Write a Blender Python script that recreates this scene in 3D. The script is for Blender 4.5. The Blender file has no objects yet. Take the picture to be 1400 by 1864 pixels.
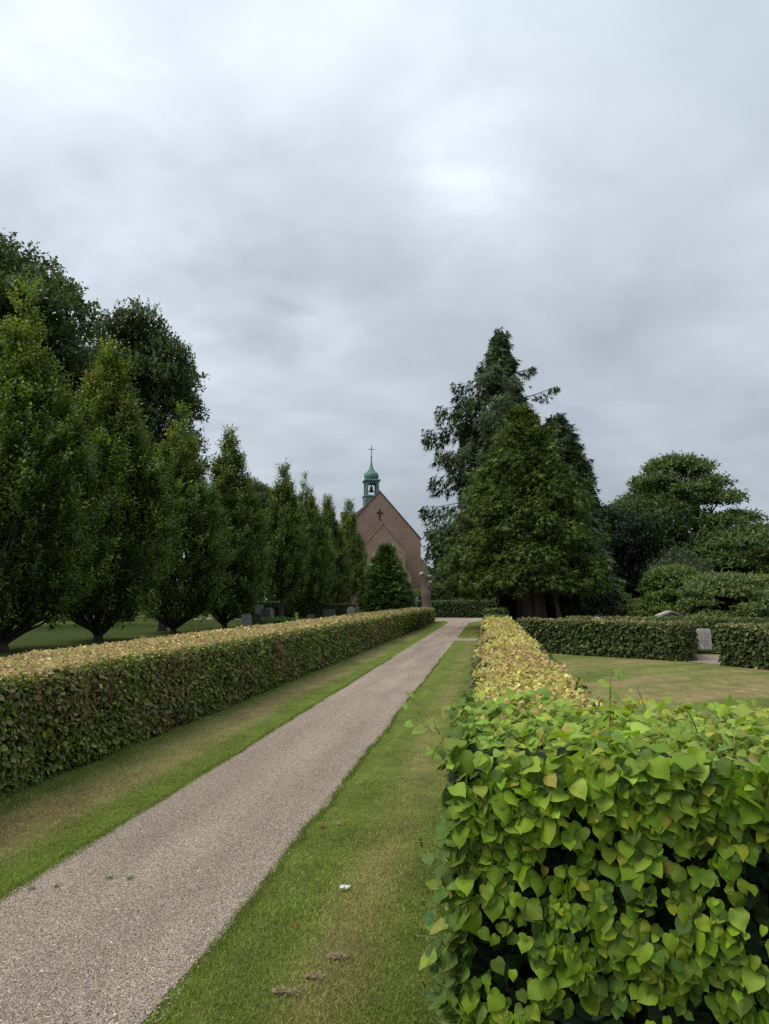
import bpy, math
import numpy as np
from mathutils import Matrix, Vector

sc = bpy.context.scene
R = np.random.default_rng(7)
EYE = 1.65

# ---------------------------------------------------------------- camera
PITCH, YAW = math.radians(6.93), math.radians(8.28)
cam_f = np.array([-math.sin(YAW)*math.cos(PITCH), math.cos(YAW)*math.cos(PITCH), math.sin(PITCH)])
cam_r = np.array([math.cos(YAW), math.sin(YAW), 0.0])
cam_u = np.cross(cam_r, cam_f)
cd = bpy.data.cameras.new('camera')
cd.sensor_fit = 'VERTICAL'; cd.sensor_height = 36.0; cd.lens = 36.0*1290/1864
cd.clip_start = 0.05; cd.clip_end = 3000
cam = bpy.data.objects.new('camera', cd)
sc.collection.objects.link(cam)
M = Matrix.Identity(4)
for i in range(3):
    M[i][0], M[i][1], M[i][2] = cam_r[i], cam_u[i], -cam_f[i]
M[2][3] = EYE
cam.matrix_world = M
sc.camera = cam

# ---------------------------------------------------------------- sky and sun
SUN_EL, SUN_AZ = math.radians(52), math.radians(235)     # soft sun behind thin cloud
w = bpy.data.worlds.new('World'); sc.world = w; w.use_nodes = True
nt = w.node_tree; nt.nodes.clear(); N = nt.nodes.new; L = nt.links.new
out = N('ShaderNodeOutputWorld'); bg = N('ShaderNodeBackground'); bg.inputs['Strength'].default_value = 0.1
L(bg.outputs[0], out.inputs['Surface'])
sky = N('ShaderNodeTexSky'); sky.sky_type = 'NISHITA'; sky.sun_disc = False
sky.sun_elevation = SUN_EL; sky.sun_rotation = SUN_AZ
tc = N('ShaderNodeTexCoord'); sep = N('ShaderNodeSeparateXYZ'); L(tc.outputs['Generated'], sep.inputs[0])
def wm(op, a, b=None, c=None, clamp=False):
    n = N('ShaderNodeMath'); n.operation = op; n.use_clamp = clamp
    for k, v in enumerate((a, b, c)):
        if v is None: continue
        if isinstance(v, (int, float)): n.inputs[k].default_value = v
        else: L(v, n.inputs[k])
    return n.outputs[0]
zc = wm('MAXIMUM', sep.outputs[2], 0.0)
zz = wm('ADD', zc, 0.22)
cx = wm('DIVIDE', sep.outputs[0], zz); cy = wm('DIVIDE', sep.outputs[1], zz)
cmb = N('ShaderNodeCombineXYZ'); L(cx, cmb.inputs[0]); L(cy, cmb.inputs[1])
def wnoise(scale, detail, rough, off, dist=0.0):
    mp = N('ShaderNodeMapping'); mp.inputs['Location'].default_value = off; L(cmb.outputs[0], mp.inputs[0])
    n = N('ShaderNodeTexNoise'); n.inputs['Scale'].default_value = scale; n.inputs['Detail'].default_value = detail
    n.inputs['Roughness'].default_value = rough; n.inputs['Distortion'].default_value = dist
    L(mp.outputs[0], n.inputs['Vector']); return n.outputs[0]
n1 = wnoise(0.75, 4.5, 0.5, (3.1, 1.7, 0), 0.25)
n2 = wnoise(2.1, 5.0, 0.52, (8.4, 2.2, 0), 0.3)
n3 = wnoise(5.2, 5.0, 0.55, (1.4, 6.2, 0), 0.4)
nn = wm('ADD', wm('ADD', wm('MULTIPLY', n1, 0.54), wm('MULTIPLY', n2, 0.32)), wm('MULTIPLY', n3, 0.14))
cl = wm('MULTIPLY_ADD', nn, 3.1, -1.05)                     # about 0..1
cl = wm('MINIMUM', wm('MAXIMUM', cl, 0.0), 1.0)
def thin_spot(d, sharp, amp):                               # thinner places in the cloud deck
    d = np.array(d)/np.linalg.norm(d)
    v = N('ShaderNodeVectorMath'); v.operation = 'DOT_PRODUCT'; v.inputs[1].default_value = tuple(d)
    L(tc.outputs['Generated'], v.inputs[0])
    e = wm('POWER', wm('MAXIMUM', v.outputs['Value'], 0.0), sharp)
    return wm('MULTIPLY', e, amp)
def pix_dir(x, y): return cam_f + cam_r*(x-700)/1290 - cam_u*(y-932)/1290
spots = wm('ADD', thin_spot(pix_dir(845, 300), 320, 0.42), thin_spot(pix_dir(570, 600), 900, 0.32))
spots = wm('ADD', spots, thin_spot(pix_dir(160, 60), 40, 0.12))
spots = wm('ADD', spots, thin_spot(pix_dir(250, 620), 60, 0.20))
spots = wm('MULTIPLY', spots, wm('MAXIMUM', wm('ADD', wm('MULTIPLY', n2, 2.6), wm('MULTIPLY_ADD', n3, 2.0, -1.3)), 0.0))
val = wm('ADD', wm('MULTIPLY', cl, 0.55), spots)
# luminance of an overcast dome: grows from the horizon to the zenith
lum = wm('ADD', wm('MULTIPLY_ADD', wm('POWER', zc, 0.8), 0.16, 0.275), wm('MULTIPLY', wm('POWER', zc, 3.0), 0.22))
lum = wm('MULTIPLY', lum, wm('MULTIPLY_ADD', val, 0.92, 0.69))
rmp = N('ShaderNodeMix'); rmp.data_type = 'RGBA'
L(wm('MULTIPLY', val, 1.1, clamp=True), rmp.inputs[0])
rmp.inputs[6].default_value = (8.8, 10.05, 11.45, 1); rmp.inputs[7].default_value = (9.6, 10.2, 11.1, 1)
sc_ = N('ShaderNodeVectorMath'); sc_.operation = 'SCALE'; L(rmp.outputs[2], sc_.inputs[0]); L(lum, sc_.inputs['Scale'])
mixs = N('ShaderNodeMix'); mixs.data_type = 'RGBA'; mixs.inputs[0].default_value = 0.96
L(sky.outputs[0], mixs.inputs[6]); L(sc_.outputs[0], mixs.inputs[7]); L(mixs.outputs[2], bg.inputs['Color'])

sl = bpy.data.lights.new('sun', 'SUN'); sl.energy = 1.5; sl.angle = math.radians(35); sl.color = (1.0, 0.93, 0.81)
so = bpy.data.objects.new('sun', sl); sc.collection.objects.link(so)
# sun_rotation is measured clockwise from +Y
sd = Vector((math.sin(SUN_AZ)*math.cos(SUN_EL), math.cos(SUN_AZ)*math.cos(SUN_EL), math.sin(SUN_EL)))
so.rotation_euler = sd.to_track_quat('Z', 'Y').to_euler(); so.location = (0, -10, 30)

vs = sc.view_settings
vs.view_transform = 'Standard'; vs.look = 'None'; vs.gamma = 1.0; vs.use_curve_mapping = False; vs.exposure = 0.88
cy_ = sc.cycles
cy_.use_denoising = False; cy_.max_bounces = 8; cy_.diffuse_bounces = 4; cy_.glossy_bounces = 2; cy_.transmission_bounces = 5; cy_.transparent_max_bounces = 4
cy_.caustics_reflective = False; cy_.caustics_refractive = False

# ---------------------------------------------------------------- helpers
def unit(v): return v/np.maximum(np.linalg.norm(v, axis=-1, keepdims=True), 1e-9)
def rnd3(n): return R.normal(size=(n, 3))
def hash2(i, j, s):
    h = (i.astype(np.int64)*374761393 + j.astype(np.int64)*668265263 + s*974634777) & 0x7fffffff
    h = ((h ^ (h >> 13))*1274126177) & 0x7fffffff
    h = h ^ (h >> 16)
    return (h & 0xffff)/65535.0
def vnoise(x, y, s=0):
    xi, yi = np.floor(x), np.floor(y); fx, fy = x-xi, y-yi
    fx = fx*fx*(3-2*fx); fy = fy*fy*(3-2*fy)
    a, b = hash2(xi, yi, s), hash2(xi+1, yi, s); c, d = hash2(xi, yi+1, s), hash2(xi+1, yi+1, s)
    return (a*(1-fx)+b*fx)*(1-fy) + (c*(1-fx)+d*fx)*fy
def fbm(x, y, s=0, o=3):
    t, a, n = 0, 1.0, 0
    for k in range(o):
        t = t + a*vnoise(x*2**k, y*2**k, s+k*17); n += a; a *= 0.5
    return t/n
def sstep(a, b, x):
    t = np.clip((x-a)/(b-a), 0, 1); return t*t*(3-2*t)
def pal(n, cols, wts, jit=0.18):
    cols = np.array(cols, float); wts = np.array(wts, float)
    k = R.choice(len(cols), n, p=wts/wts.sum())
    c = cols[k]*np.exp(R.normal(0, jit, (n, 1)))*np.exp(R.normal(0, 0.06, (n, 3)))
    return np.clip(c, 0.003, 0.9)

class Soup:
    def __init__(s): s.v, s.f, s.c, s.uv, s.n = [], {}, [], [], 0
    def add(s, V, F, C=None, UV=None):
        V = np.asarray(V, float).reshape(-1, 3); F = np.asarray(F, np.int64)
        s.v.append(V); s.f.setdefault(F.shape[1], []).append(F+s.n)
        if C is None: C = np.full((len(V), 3), 0.5)
        C = np.asarray(C, float)
        if C.ndim == 1: C = np.tile(C, (len(V), 1))
        s.c.append(C); s.uv.append(np.zeros((len(V), 2)) if UV is None else UV); s.n += len(V)
    def data(s, name, mat, off=(0, 0, 0), smooth=False):
        V = np.concatenate(s.v) - np.asarray(off, float)
        li, ls, p = [], [], 0
        for k, fs in s.f.items():
            F = np.concatenate(fs); li.append(F.ravel()); ls.append(p+np.arange(len(F))*k); p += F.size
        li, ls = np.concatenate(li), np.concatenate(ls)
        me = bpy.data.meshes.new(name)
        me.vertices.add(len(V)); me.vertices.foreach_set('co', V.ravel())
        me.loops.add(len(li)); me.loops.foreach_set('vertex_index', li.astype(np.int32))
        me.polygons.add(len(ls)); me.polygons.foreach_set('loop_start', ls.astype(np.int32))
        me.polygons.foreach_set('use_smooth', np.full(len(ls), smooth))
        at = me.attributes.new('col', 'FLOAT_COLOR', 'POINT')
        C = np.concatenate(s.c); at.data.foreach_set('color', np.c_[C, np.ones(len(C))].ravel().astype(np.float32))
        au = me.attributes.new('luv', 'FLOAT2', 'POINT'); au.data.foreach_set('vector', np.concatenate(s.uv).ravel().astype(np.float32))
        me.update(calc_edges=True); me.validate()
        if mat: me.materials.append(mat)
        return me
    def build(s, name, mat, parent=None, smooth=False, stuff=False, off=(0, 0, 0)):
        o = bpy.data.objects.new(name, s.data(name, mat, off, smooth)); sc.collection.objects.link(o)
        if parent is not None: o.parent = parent
        if stuff: o['kind'] = 'stuff'
        return o

def tag(o, label, cat, group=None):
    o['label'] = label; o['category'] = cat
    if group: o['group'] = group
    return o
def thing(name, label, cat, loc=(0, 0, 0), group=None, rz=0.0):
    o = bpy.data.objects.new(name, None); sc.collection.objects.link(o); o.empty_display_size = 0.2
    o.location = loc; o.rotation_euler = (0, 0, rz)
    return tag(o, label, cat, group)
def copy_tree(o, parent=None):
    c = o.copy(); sc.collection.objects.link(c)
    if parent is not None: c.parent = parent
    for ch in list(o.children): copy_tree(ch, c)
    return c

def boxv(x0, x1, y0, y1, z0, z1):
    V = np.array([[x, y, z] for z in (z0, z1) for y in (y0, y1) for x in (x0, x1)], float)
    F = [[0, 2, 3, 1], [4, 5, 7, 6], [0, 1, 5, 4], [2, 6, 7, 3], [0, 4, 6, 2], [1, 3, 7, 5]]
    return V, F
def tube(S, pts, rad, sides=7, C=(0.1, 0.08, 0.06), rough=0.0):
    pts = np.asarray(pts, float); n = len(pts); rad = np.broadcast_to(np.asarray(rad, float), (n,))
    T = unit(np.gradient(pts, axis=0)); ref = np.array([1., 0.13, 0.07]) if abs(T[0][2]) > 0.7 else np.array([0.05, 0.1, 1.])
    A = unit(np.cross(T, ref)); B = np.cross(T, A)
    a = np.arange(sides)*2*math.pi/sides
    rr = rad[:, None]*(1+rough*R.normal(size=(n, sides)))
    V = pts[:, None] + rr[..., None]*(np.cos(a)[None, :, None]*A[:, None] + np.sin(a)[None, :, None]*B[:, None])
    i = np.arange(n-1)[:, None]*sides; j = np.arange(sides)[None]; k = (j+1) % sides
    F = np.stack([i+j, i+k, i+sides+k, i+sides+j], -1).reshape(-1, 4)
    S.add(V, F, np.array(C))
    S.add(V[-1], [list(range(sides))][:1], np.array(C))
def lathe(S, prof, sides, C, center=(0, 0, 0), rot=0.0):
    prof = np.array(prof, float); a = rot+np.arange(sides)*2*math.pi/sides
    V = np.stack([prof[:, None, 0]*np.cos(a), prof[:, None, 0]*np.sin(a), np.repeat(prof[:, 1:2], sides, 1)], -1)+np.array(center)
    n = len(prof); i = np.arange(n-1)[:, None]*sides; j = np.arange(sides)[None]; k = (j+1) % sides
    S.add(V, np.stack([i+j, i+k, i+sides+k, i+sides+j], -1).reshape(-1, 4), np.array(C))

# leaf templates: x across, y along, z normal
T_RH = (np.array([[0, 0, 0], [-.34, .45, .10], [0, 1, 0], [.34, .45, .10]]), np.array([[0, 2, 1], [0, 3, 2]]))
_m = [(0, 0, 0), (0, .35, -.05), (0, .7, -.05), (0, 1, .02)]
_l = [(-.27, .18, .04), (-.35, .48, .06), (-.2, .8, .03)]
T_OV = (np.array(_m+_l+[(-x, y, z) for x, y, z in _l]),
        np.array([[0, 1, 4], [1, 5, 4], [1, 2, 5], [2, 6, 5], [2, 3, 6], [0, 7, 1], [1, 7, 8], [1, 8, 2], [2, 8, 9], [2, 9, 3]]))
T_O4 = (np.array([[0, 0, 0], [-.33, .33, .07], [-.25, .72, .06], [0, 1, 0], [.33, .33, .07], [.25, .72, .06]]), np.array([[0, 3, 2, 1], [0, 4, 5, 3]]))
# a flat drooping conifer spray: middle blade with two side blades each way
T_SP = (np.array([[-.07, 0, 0], [.07, 0, 0], [0, 1, -.12], [-.03, .1, 0], [.0, .42, -.01], [-.36, .74, -.05], [.03, .1, 0], [.0, .42, -.01], [.36, .74, -.05]]),
        np.array([[0, 1, 2], [3, 4, 5], [6, 8, 7]]))
def lime_shape(fold, curl, wav, asym, low=False):
    outl = np.array([(0, 0), (.15, -.085), (.31, -.075), (.44, .02), (.505, .17), (.515, .33), (.475, .48), (.395, .62), (.29, .745), (.175, .845), (.08, .93), (.025, 1.0), (0, 1.05)])
    mid = np.array([0, .02, .06, .13, .23, .35, .48, .61, .73, .835, .925, 1.0, 1.05])
    if low: outl, mid = outl[[0, 2, 4, 6, 8, 12]], mid[[0, 2, 4, 6, 8, 12]]
    V, F, UV = [], [], []; cols_ = ((-1, 1.0), (0, 0), (1, 1.0)) if low else ((-1, 1.0), (-1, .5), (0, 0), (1, .5), (1, 1.0)); nc = len(cols_)
    m = len(mid)
    for j in range(m):
        for sx, fr in cols_:
            a = 1+asym*sx
            ser = 1+(0.025 if j % 2 else -0.02)*(fr == 1.0)
            x = sx*fr*outl[j][0]*a*ser; y = mid[j]*(1-fr)+outl[j][1]*fr
            z = fold*abs(x) - curl*y*y + wav*math.sin(y*7+sx*1.3)*abs(x) - (0.25*x*x if fold < 0.2 else 0)
            V.append((x, y, z)); UV.append((abs(x), y))
    for j in range(m-1):
        for k in range(nc-1):
            F.append((j*nc+k, j*nc+k+1, j*nc+k+nc+1, j*nc+k+nc))
    return np.array(V), np.array(F), np.array(UV)
LSH = ((.12, .18, .12, .05), (-.15, .25, .10, -.06), (.3, .12, .2, .08), (.05, .42, .15, 0), (-.32, .1, .12, .04), (.18, -.1, .25, -.08))
LIME = [lime_shape(*a) for a in LSH]; LIME_LOW = [lime_shape(*a, low=True) for a in LSH]

def put(S, tpl, P, A, Nn, size, C):
    A = unit(A); Nn = unit(Nn - (Nn*A).sum(-1, keepdims=True)*A); X = np.cross(A, Nn)
    tv, tf = tpl[0], tpl[1]
    size = np.broadcast_to(size, (len(P),))
    V = P[:, None] + size[:, None, None]*(tv[None, :, 0:1]*X[:, None]+tv[None, :, 1:2]*A[:, None]+tv[None, :, 2:3]*Nn[:, None])
    F = (tf[None]+(np.arange(len(P))*len(tv))[:, None, None]).reshape(-1, tf.shape[1])
    UV = np.tile(tpl[2], (len(P), 1)) if len(tpl) > 2 else None
    S.add(V, F, np.repeat(C, len(tv), 0), UV)
def basis(P, A, Nn, s):
    A = unit(A); Nn = unit(Nn-np.dot(Nn, A)*A); X = np.cross(A, Nn)
    m = Matrix.Identity(4)
    for i in range(3): m[i][0], m[i][1], m[i][2], m[i][3] = X[i]*s, A[i]*s, Nn[i]*s, P[i]
    return m

# ---------------------------------------------------------------- materials
def newmat(name):
    m = bpy.data.materials.new(name); m.use_nodes = True; t = m.node_tree
    b = t.nodes['Principled BSDF']; return m, t, b
def leaf_mat(name, trans=0.3, rough=0.5, spec=0.35, veins=False):
    m, t, b = newmat(name); n = t.nodes.new; l = t.links.new
    a = n('ShaderNodeAttribute'); a.attribute_name = 'col'
    col = a.outputs['Color']
    if veins:
        u = n('ShaderNodeAttribute'); u.attribute_name = 'luv'; s = n('ShaderNodeSeparateXYZ'); l(u.outputs['Vector'], s.inputs[0])
        def mm(op, x, y=0.0):
            k = n('ShaderNodeMath'); k.operation = op
            for i, v in enumerate((x, y)):
                if isinstance(v, (int, float)): k.inputs[i].default_value = v
                else: l(v, k.inputs[i])
            return k.outputs[0]
        ph = mm('SUBTRACT', mm('MULTIPLY', s.outputs[1], 50.0), mm('MULTIPLY', s.outputs[0], 42.0))
        vein = mm('POWER', mm('ABSOLUTE', mm('COSINE', mm('MULTIPLY', ph, 0.5), 0)), 14.0)
        midr = mm('LESS_THAN', s.outputs[0], 0.018)
        vv = mm('MAXIMUM', vein, midr)
        nz = n('ShaderNodeTexNoise'); nz.inputs['Scale'].default_value = 60; nz.inputs['Detail'].default_value = 3
        gm = n('ShaderNodeTexCoord'); l(gm.outputs['Object'], nz.inputs['Vector'])
        mx = n('ShaderNodeMix'); mx.data_type = 'RGBA'; mx.blend_type = 'MULTIPLY'; l(mm('MULTIPLY', mm('SUBTRACT', 1.0, vv), 0.15), mx.inputs[0])
        l(col, mx.inputs[6]); mx.inputs[7].default_value = (.6, .72, .5, 1)
        m2 = n('ShaderNodeMix'); m2.data_type = 'RGBA'; m2.blend_type = 'MULTIPLY'; m2.inputs[0].default_value = 1
        rp = n('ShaderNodeMapRange'); rp.inputs[1].default_value = .3; rp.inputs[2].default_value = .7; rp.inputs[3].default_value = .8; rp.inputs[4].default_value = 1.15
        l(nz.outputs[0], rp.inputs[0]); l(mx.outputs[2], m2.inputs[6])
        cb = n('ShaderNodeCombineXYZ')
        for i in range(3): l(rp.outputs[0], cb.inputs[i])
        l(cb.outputs[0], m2.inputs[7]); col = m2.outputs[2]
        bp = n('ShaderNodeBump'); bp.inputs['Strength'].default_value = 0.25; bp.inputs['Distance'].default_value = 0.003; bp.invert = True
        l(vv, bp.inputs['Height']); l(bp.outputs[0], b.inputs['Normal'])
    l(col, b.inputs['Base Color']); b.inputs['Roughness'].default_value = rough; b.inputs['Specular IOR Level'].default_value = spec
    tr = n('ShaderNodeBsdfTranslucent'); hs = n('ShaderNodeHueSaturation'); hs.inputs['Value'].default_value = 1.35; hs.inputs['Saturation'].default_value = 1.1
    l(col, hs.inputs['Color']); l(hs.outputs[0], tr.inputs['Color'])
    mx = n('ShaderNodeMixShader'); mx.inputs[0].default_value = trans
    l(b.outputs[0], mx.inputs[1]); l(tr.outputs[0], mx.inputs[2]); l(mx.outputs[0], t.nodes['Material Output'].inputs['Surface'])
    return m
def plain_mat(name, col=None, rough=0.8, nscale=8.0, namt=0.3, bump=0.0, stretch=(1, 1, 1), attr=False, spec=0.3, metal=0.0):
    m, t, b = newmat(name); n = t.nodes.new; l = t.links.new
    g = n('ShaderNodeTexCoord'); mp = n('ShaderNodeMapping'); mp.inputs['Scale'].default_value = stretch; l(g.outputs['Object'], mp.inputs[0])
    z = n('ShaderNodeTexNoise'); z.inputs['Scale'].default_value = nscale; z.inputs['Detail'].default_value = 6; z.inputs['Roughness'].default_value = .62; l(mp.outputs[0], z.inputs['Vector'])
    rp = n('ShaderNodeMapRange'); rp.inputs[1].default_value = .28; rp.inputs[2].default_value = .72; rp.inputs[3].default_value = 1-namt; rp.inputs[4].default_value = 1+namt
    l(z.outputs[0], rp.inputs[0])
    sv = n('ShaderNodeVectorMath'); sv.operation = 'SCALE'; l(rp.outputs[0], sv.inputs['Scale'])
    if attr:
        a = n('ShaderNodeAttribute'); a.attribute_name = 'col'; l(a.outputs['Color'], sv.inputs[0])
    else: sv.inputs[0].default_value = col
    l(sv.outputs[0], b.inputs['Base Color']); b.inputs['Roughness'].default_value = rough; b.inputs['Specular IOR Level'].default_value = spec; b.inputs['Metallic'].default_value = metal
    if bump:
        bp = n('ShaderNodeBump'); bp.inputs['Strength'].default_value = 1; bp.inputs['Distance'].default_value = bump; l(z.outputs[0], bp.inputs['Height']); l(bp.outputs[0], b.inputs['Normal'])
    return m

M_LIME = leaf_mat('lime_leaf', .36, .5, .25, True)
M_HEDGE = leaf_mat('hedge_leaf', .3, .45, .35)
M_TREE = leaf_mat('tree_leaf', .38, .42, .45)
M_CONIF = leaf_mat('conifer_leaf', .22, .55, .25)
M_GRASSB = leaf_mat('grass_blade', .3, .6, .2)
M_BARK = plain_mat('bark', attr=True, rough=.9, nscale=9, namt=.45, bump=.02, stretch=(1, 1, .25))
M_TWIG = plain_mat('twig', attr=True, rough=.9, nscale=20, namt=.3)
M_STONE = plain_mat('stone', attr=True, rough=.85, nscale=14, namt=.3, bump=.004)
M_PEBBLE = plain_mat('pebble', attr=True, rough=.8, nscale=90, namt=.15)
M_COPPER = plain_mat('verdigris', (.10, .192, .172), .65, 2.2, .55, 0, (1.6, 1.6, .5))
M_DARK = plain_mat('dark_metal', (.022, .024, .024), .6, 5, .3)
M_PLAST = plain_mat('paper', (.55, .60, .60), .5, 40, .1)

def brick_mat(name, c1, c2, mortar):
    m, t, b = newmat(name); n = t.nodes.new; l = t.links.new
    u = n('ShaderNodeAttribute'); u.attribute_name = 'luv'
    br = n('ShaderNodeTexBrick'); l(u.outputs['Vector'], br.inputs['Vector']); br.inputs['Scale'].default_value = 1.0
    br.inputs['Brick Width'].default_value = .24; br.inputs['Row Height'].default_value = .077; br.inputs['Mortar Size'].default_value = .010
    br.inputs['Color1'].default_value = (*c1, 1); br.inputs['Color2'].default_value = (*c2, 1); br.inputs['Mortar'].default_value = (*mortar, 1); br.inputs['Bias'].default_value = -.1
    z = n('ShaderNodeTexNoise'); z.inputs['Scale'].default_value = .55; z.inputs['Detail'].default_value = 8; z.inputs['Roughness'].default_value = .65; l(u.outputs['Vector'], z.inputs['Vector'])
    z2 = n('ShaderNodeTexNoise'); z2.inputs['Scale'].default_value = 5.5; z2.inputs['Detail'].default_value = 3; l(u.outputs['Vector'], z2.inputs['Vector'])
    ad = n('ShaderNodeMath'); ad.operation = 'ADD'; l(z.outputs[0], ad.inputs[0]); l(z2.outputs[0], ad.inputs[1])
    rp = n('ShaderNodeMapRange'); rp.inputs[1].default_value = .65; rp.inputs[2].default_value = 1.35; rp.inputs[3].default_value = .7; rp.inputs[4].default_value = 1.3; l(ad.outputs[0], rp.inputs[0])
    sv = n('ShaderNodeVectorMath'); sv.operation = 'SCALE'; l(br.outputs['Color'], sv.inputs[0]); l(rp.outputs[0], sv.inputs['Scale'])
    l(sv.outputs[0], b.inputs['Base Color']); b.inputs['Roughness'].default_value = .9; b.inputs['Specular IOR Level'].default_value = .2
    bp = n('ShaderNodeBump'); bp.inputs['Distance'].default_value = .008; bp.inputs['Strength'].default_value = .8; bp.invert = True; l(br.outputs['Fac'], bp.inputs['Height']); l(bp.outputs[0], b.inputs['Normal'])
    return m
M_BRICK = brick_mat('brick', (.265, .152, .113), (.21, .122, .094), (.30, .25, .21))
M_BRICK2 = brick_mat('brick_front', (.29, .178, .132), (.235, .145, .11), (.335, .275, .225))
M_TILE = plain_mat('clay_tile', attr=True, rough=.75, nscale=6, namt=.25)

# grass ground: colour comes from the lawn function below, fine grain from the nodes
def ground_mat():
    m, t, b = newmat('lawn'); n = t.nodes.new; l = t.links.new
    a = n('ShaderNodeAttribute'); a.attribute_name = 'col'; g = n('ShaderNodeTexCoord')
    z = n('ShaderNodeTexNoise'); z.inputs['Scale'].default_value = 45; z.inputs['Detail'].default_value = 6; z.inputs['Roughness'].default_value = .7; l(g.outputs['Object'], z.inputs['Vector'])
    z2 = n('ShaderNodeTexNoise'); z2.inputs['Scale'].default_value = 6; z2.inputs['Detail'].default_value = 5; z2.inputs['Roughness'].default_value = .65; l(g.outputs['Object'], z2.inputs['Vector'])
    ad = n('ShaderNodeMath'); ad.operation = 'ADD'; l(z.outputs[0], ad.inputs[0]); l(z2.outputs[0], ad.inputs[1])
    rp = n('ShaderNodeMapRange'); rp.inputs[1].default_value = .65; rp.inputs[2].default_value = 1.35; rp.inputs[3].default_value = .55; rp.inputs[4].default_value = 1.4; l(ad.outputs[0], rp.inputs[0])
    sv = n('ShaderNodeVectorMath'); sv.operation = 'SCALE'; l(a.outputs['Color'], sv.inputs[0]); l(rp.outputs[0], sv.inputs['Scale'])
    l(sv.outputs[0], b.inputs['Base Color']); b.inputs['Roughness'].default_value = .95; b.inputs['Specular IOR Level'].default_value = .1
    bp = n('ShaderNodeBump'); bp.inputs['Distance'].default_value = .03; bp.inputs['Strength'].default_value = .7; l(z.outputs[0], bp.inputs['Height']); l(bp.outputs[0], b.inputs['Normal'])
    return m
def gravel_mat():
    m, t, b = newmat('gravel'); n = t.nodes.new; l = t.links.new
    g = n('ShaderNodeTexCoord')
    v = n('ShaderNodeTexVoronoi'); v.inputs['Scale'].default_value = 115; l(g.outputs['Object'], v.inputs['Vector'])
    cr = n('ShaderNodeValToRGB'); l(v.outputs['Color'], cr.inputs[0])
    e = cr.color_ramp.elements; e[0].position = .1; e[0].color = (.18, .15, .126, 1); e[1].position = .95; e[1].color = (.50, .42, .345, 1)
    k = cr.color_ramp.elements.new(.5); k.color = (.325, .262, .215, 1)
    z = n('ShaderNodeTexNoise'); z.inputs['Scale'].default_value = 1.3; z.inputs['Detail'].default_value = 7; z.inputs['Roughness'].default_value = .6
    mp = n('ShaderNodeMapping'); mp.inputs['Scale'].default_value = (1.6, .35, 1); l(g.outputs['Object'], mp.inputs[0]); l(mp.outputs[0], z.inputs['Vector'])
    rp = n('ShaderNodeMapRange'); rp.inputs[1].default_value = .3; rp.inputs[2].default_value = .7; rp.inputs[3].default_value = .82; rp.inputs[4].default_value = 1.14; l(z.outputs[0], rp.inputs[0])
    a = n('ShaderNodeAttribute'); a.attribute_name = 'col'
    sv = n('ShaderNodeVectorMath'); sv.operation = 'SCALE'; l(cr.outputs[0], sv.inputs[0]); l(rp.outputs[0], sv.inputs['Scale'])
    s2 = n('ShaderNodeVectorMath'); s2.operation = 'MULTIPLY'; l(sv.outputs[0], s2.inputs[0]); l(a.outputs['Color'], s2.inputs[1])
    l(s2.outputs[0], b.inputs['Base Color']); b.inputs['Roughness'].default_value = .9; b.inputs['Specular IOR Level'].default_value = .2
    bp = n('ShaderNodeBump'); bp.inputs['Distance'].default_value = .012; bp.inputs['Strength'].default_value = .9; bp.invert = True; l(v.outputs['Distance'], bp.inputs['Height']); l(bp.outputs[0], b.inputs['Normal'])
    return m
M_LAWN, M_GRAVEL = ground_mat(), gravel_mat()

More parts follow.
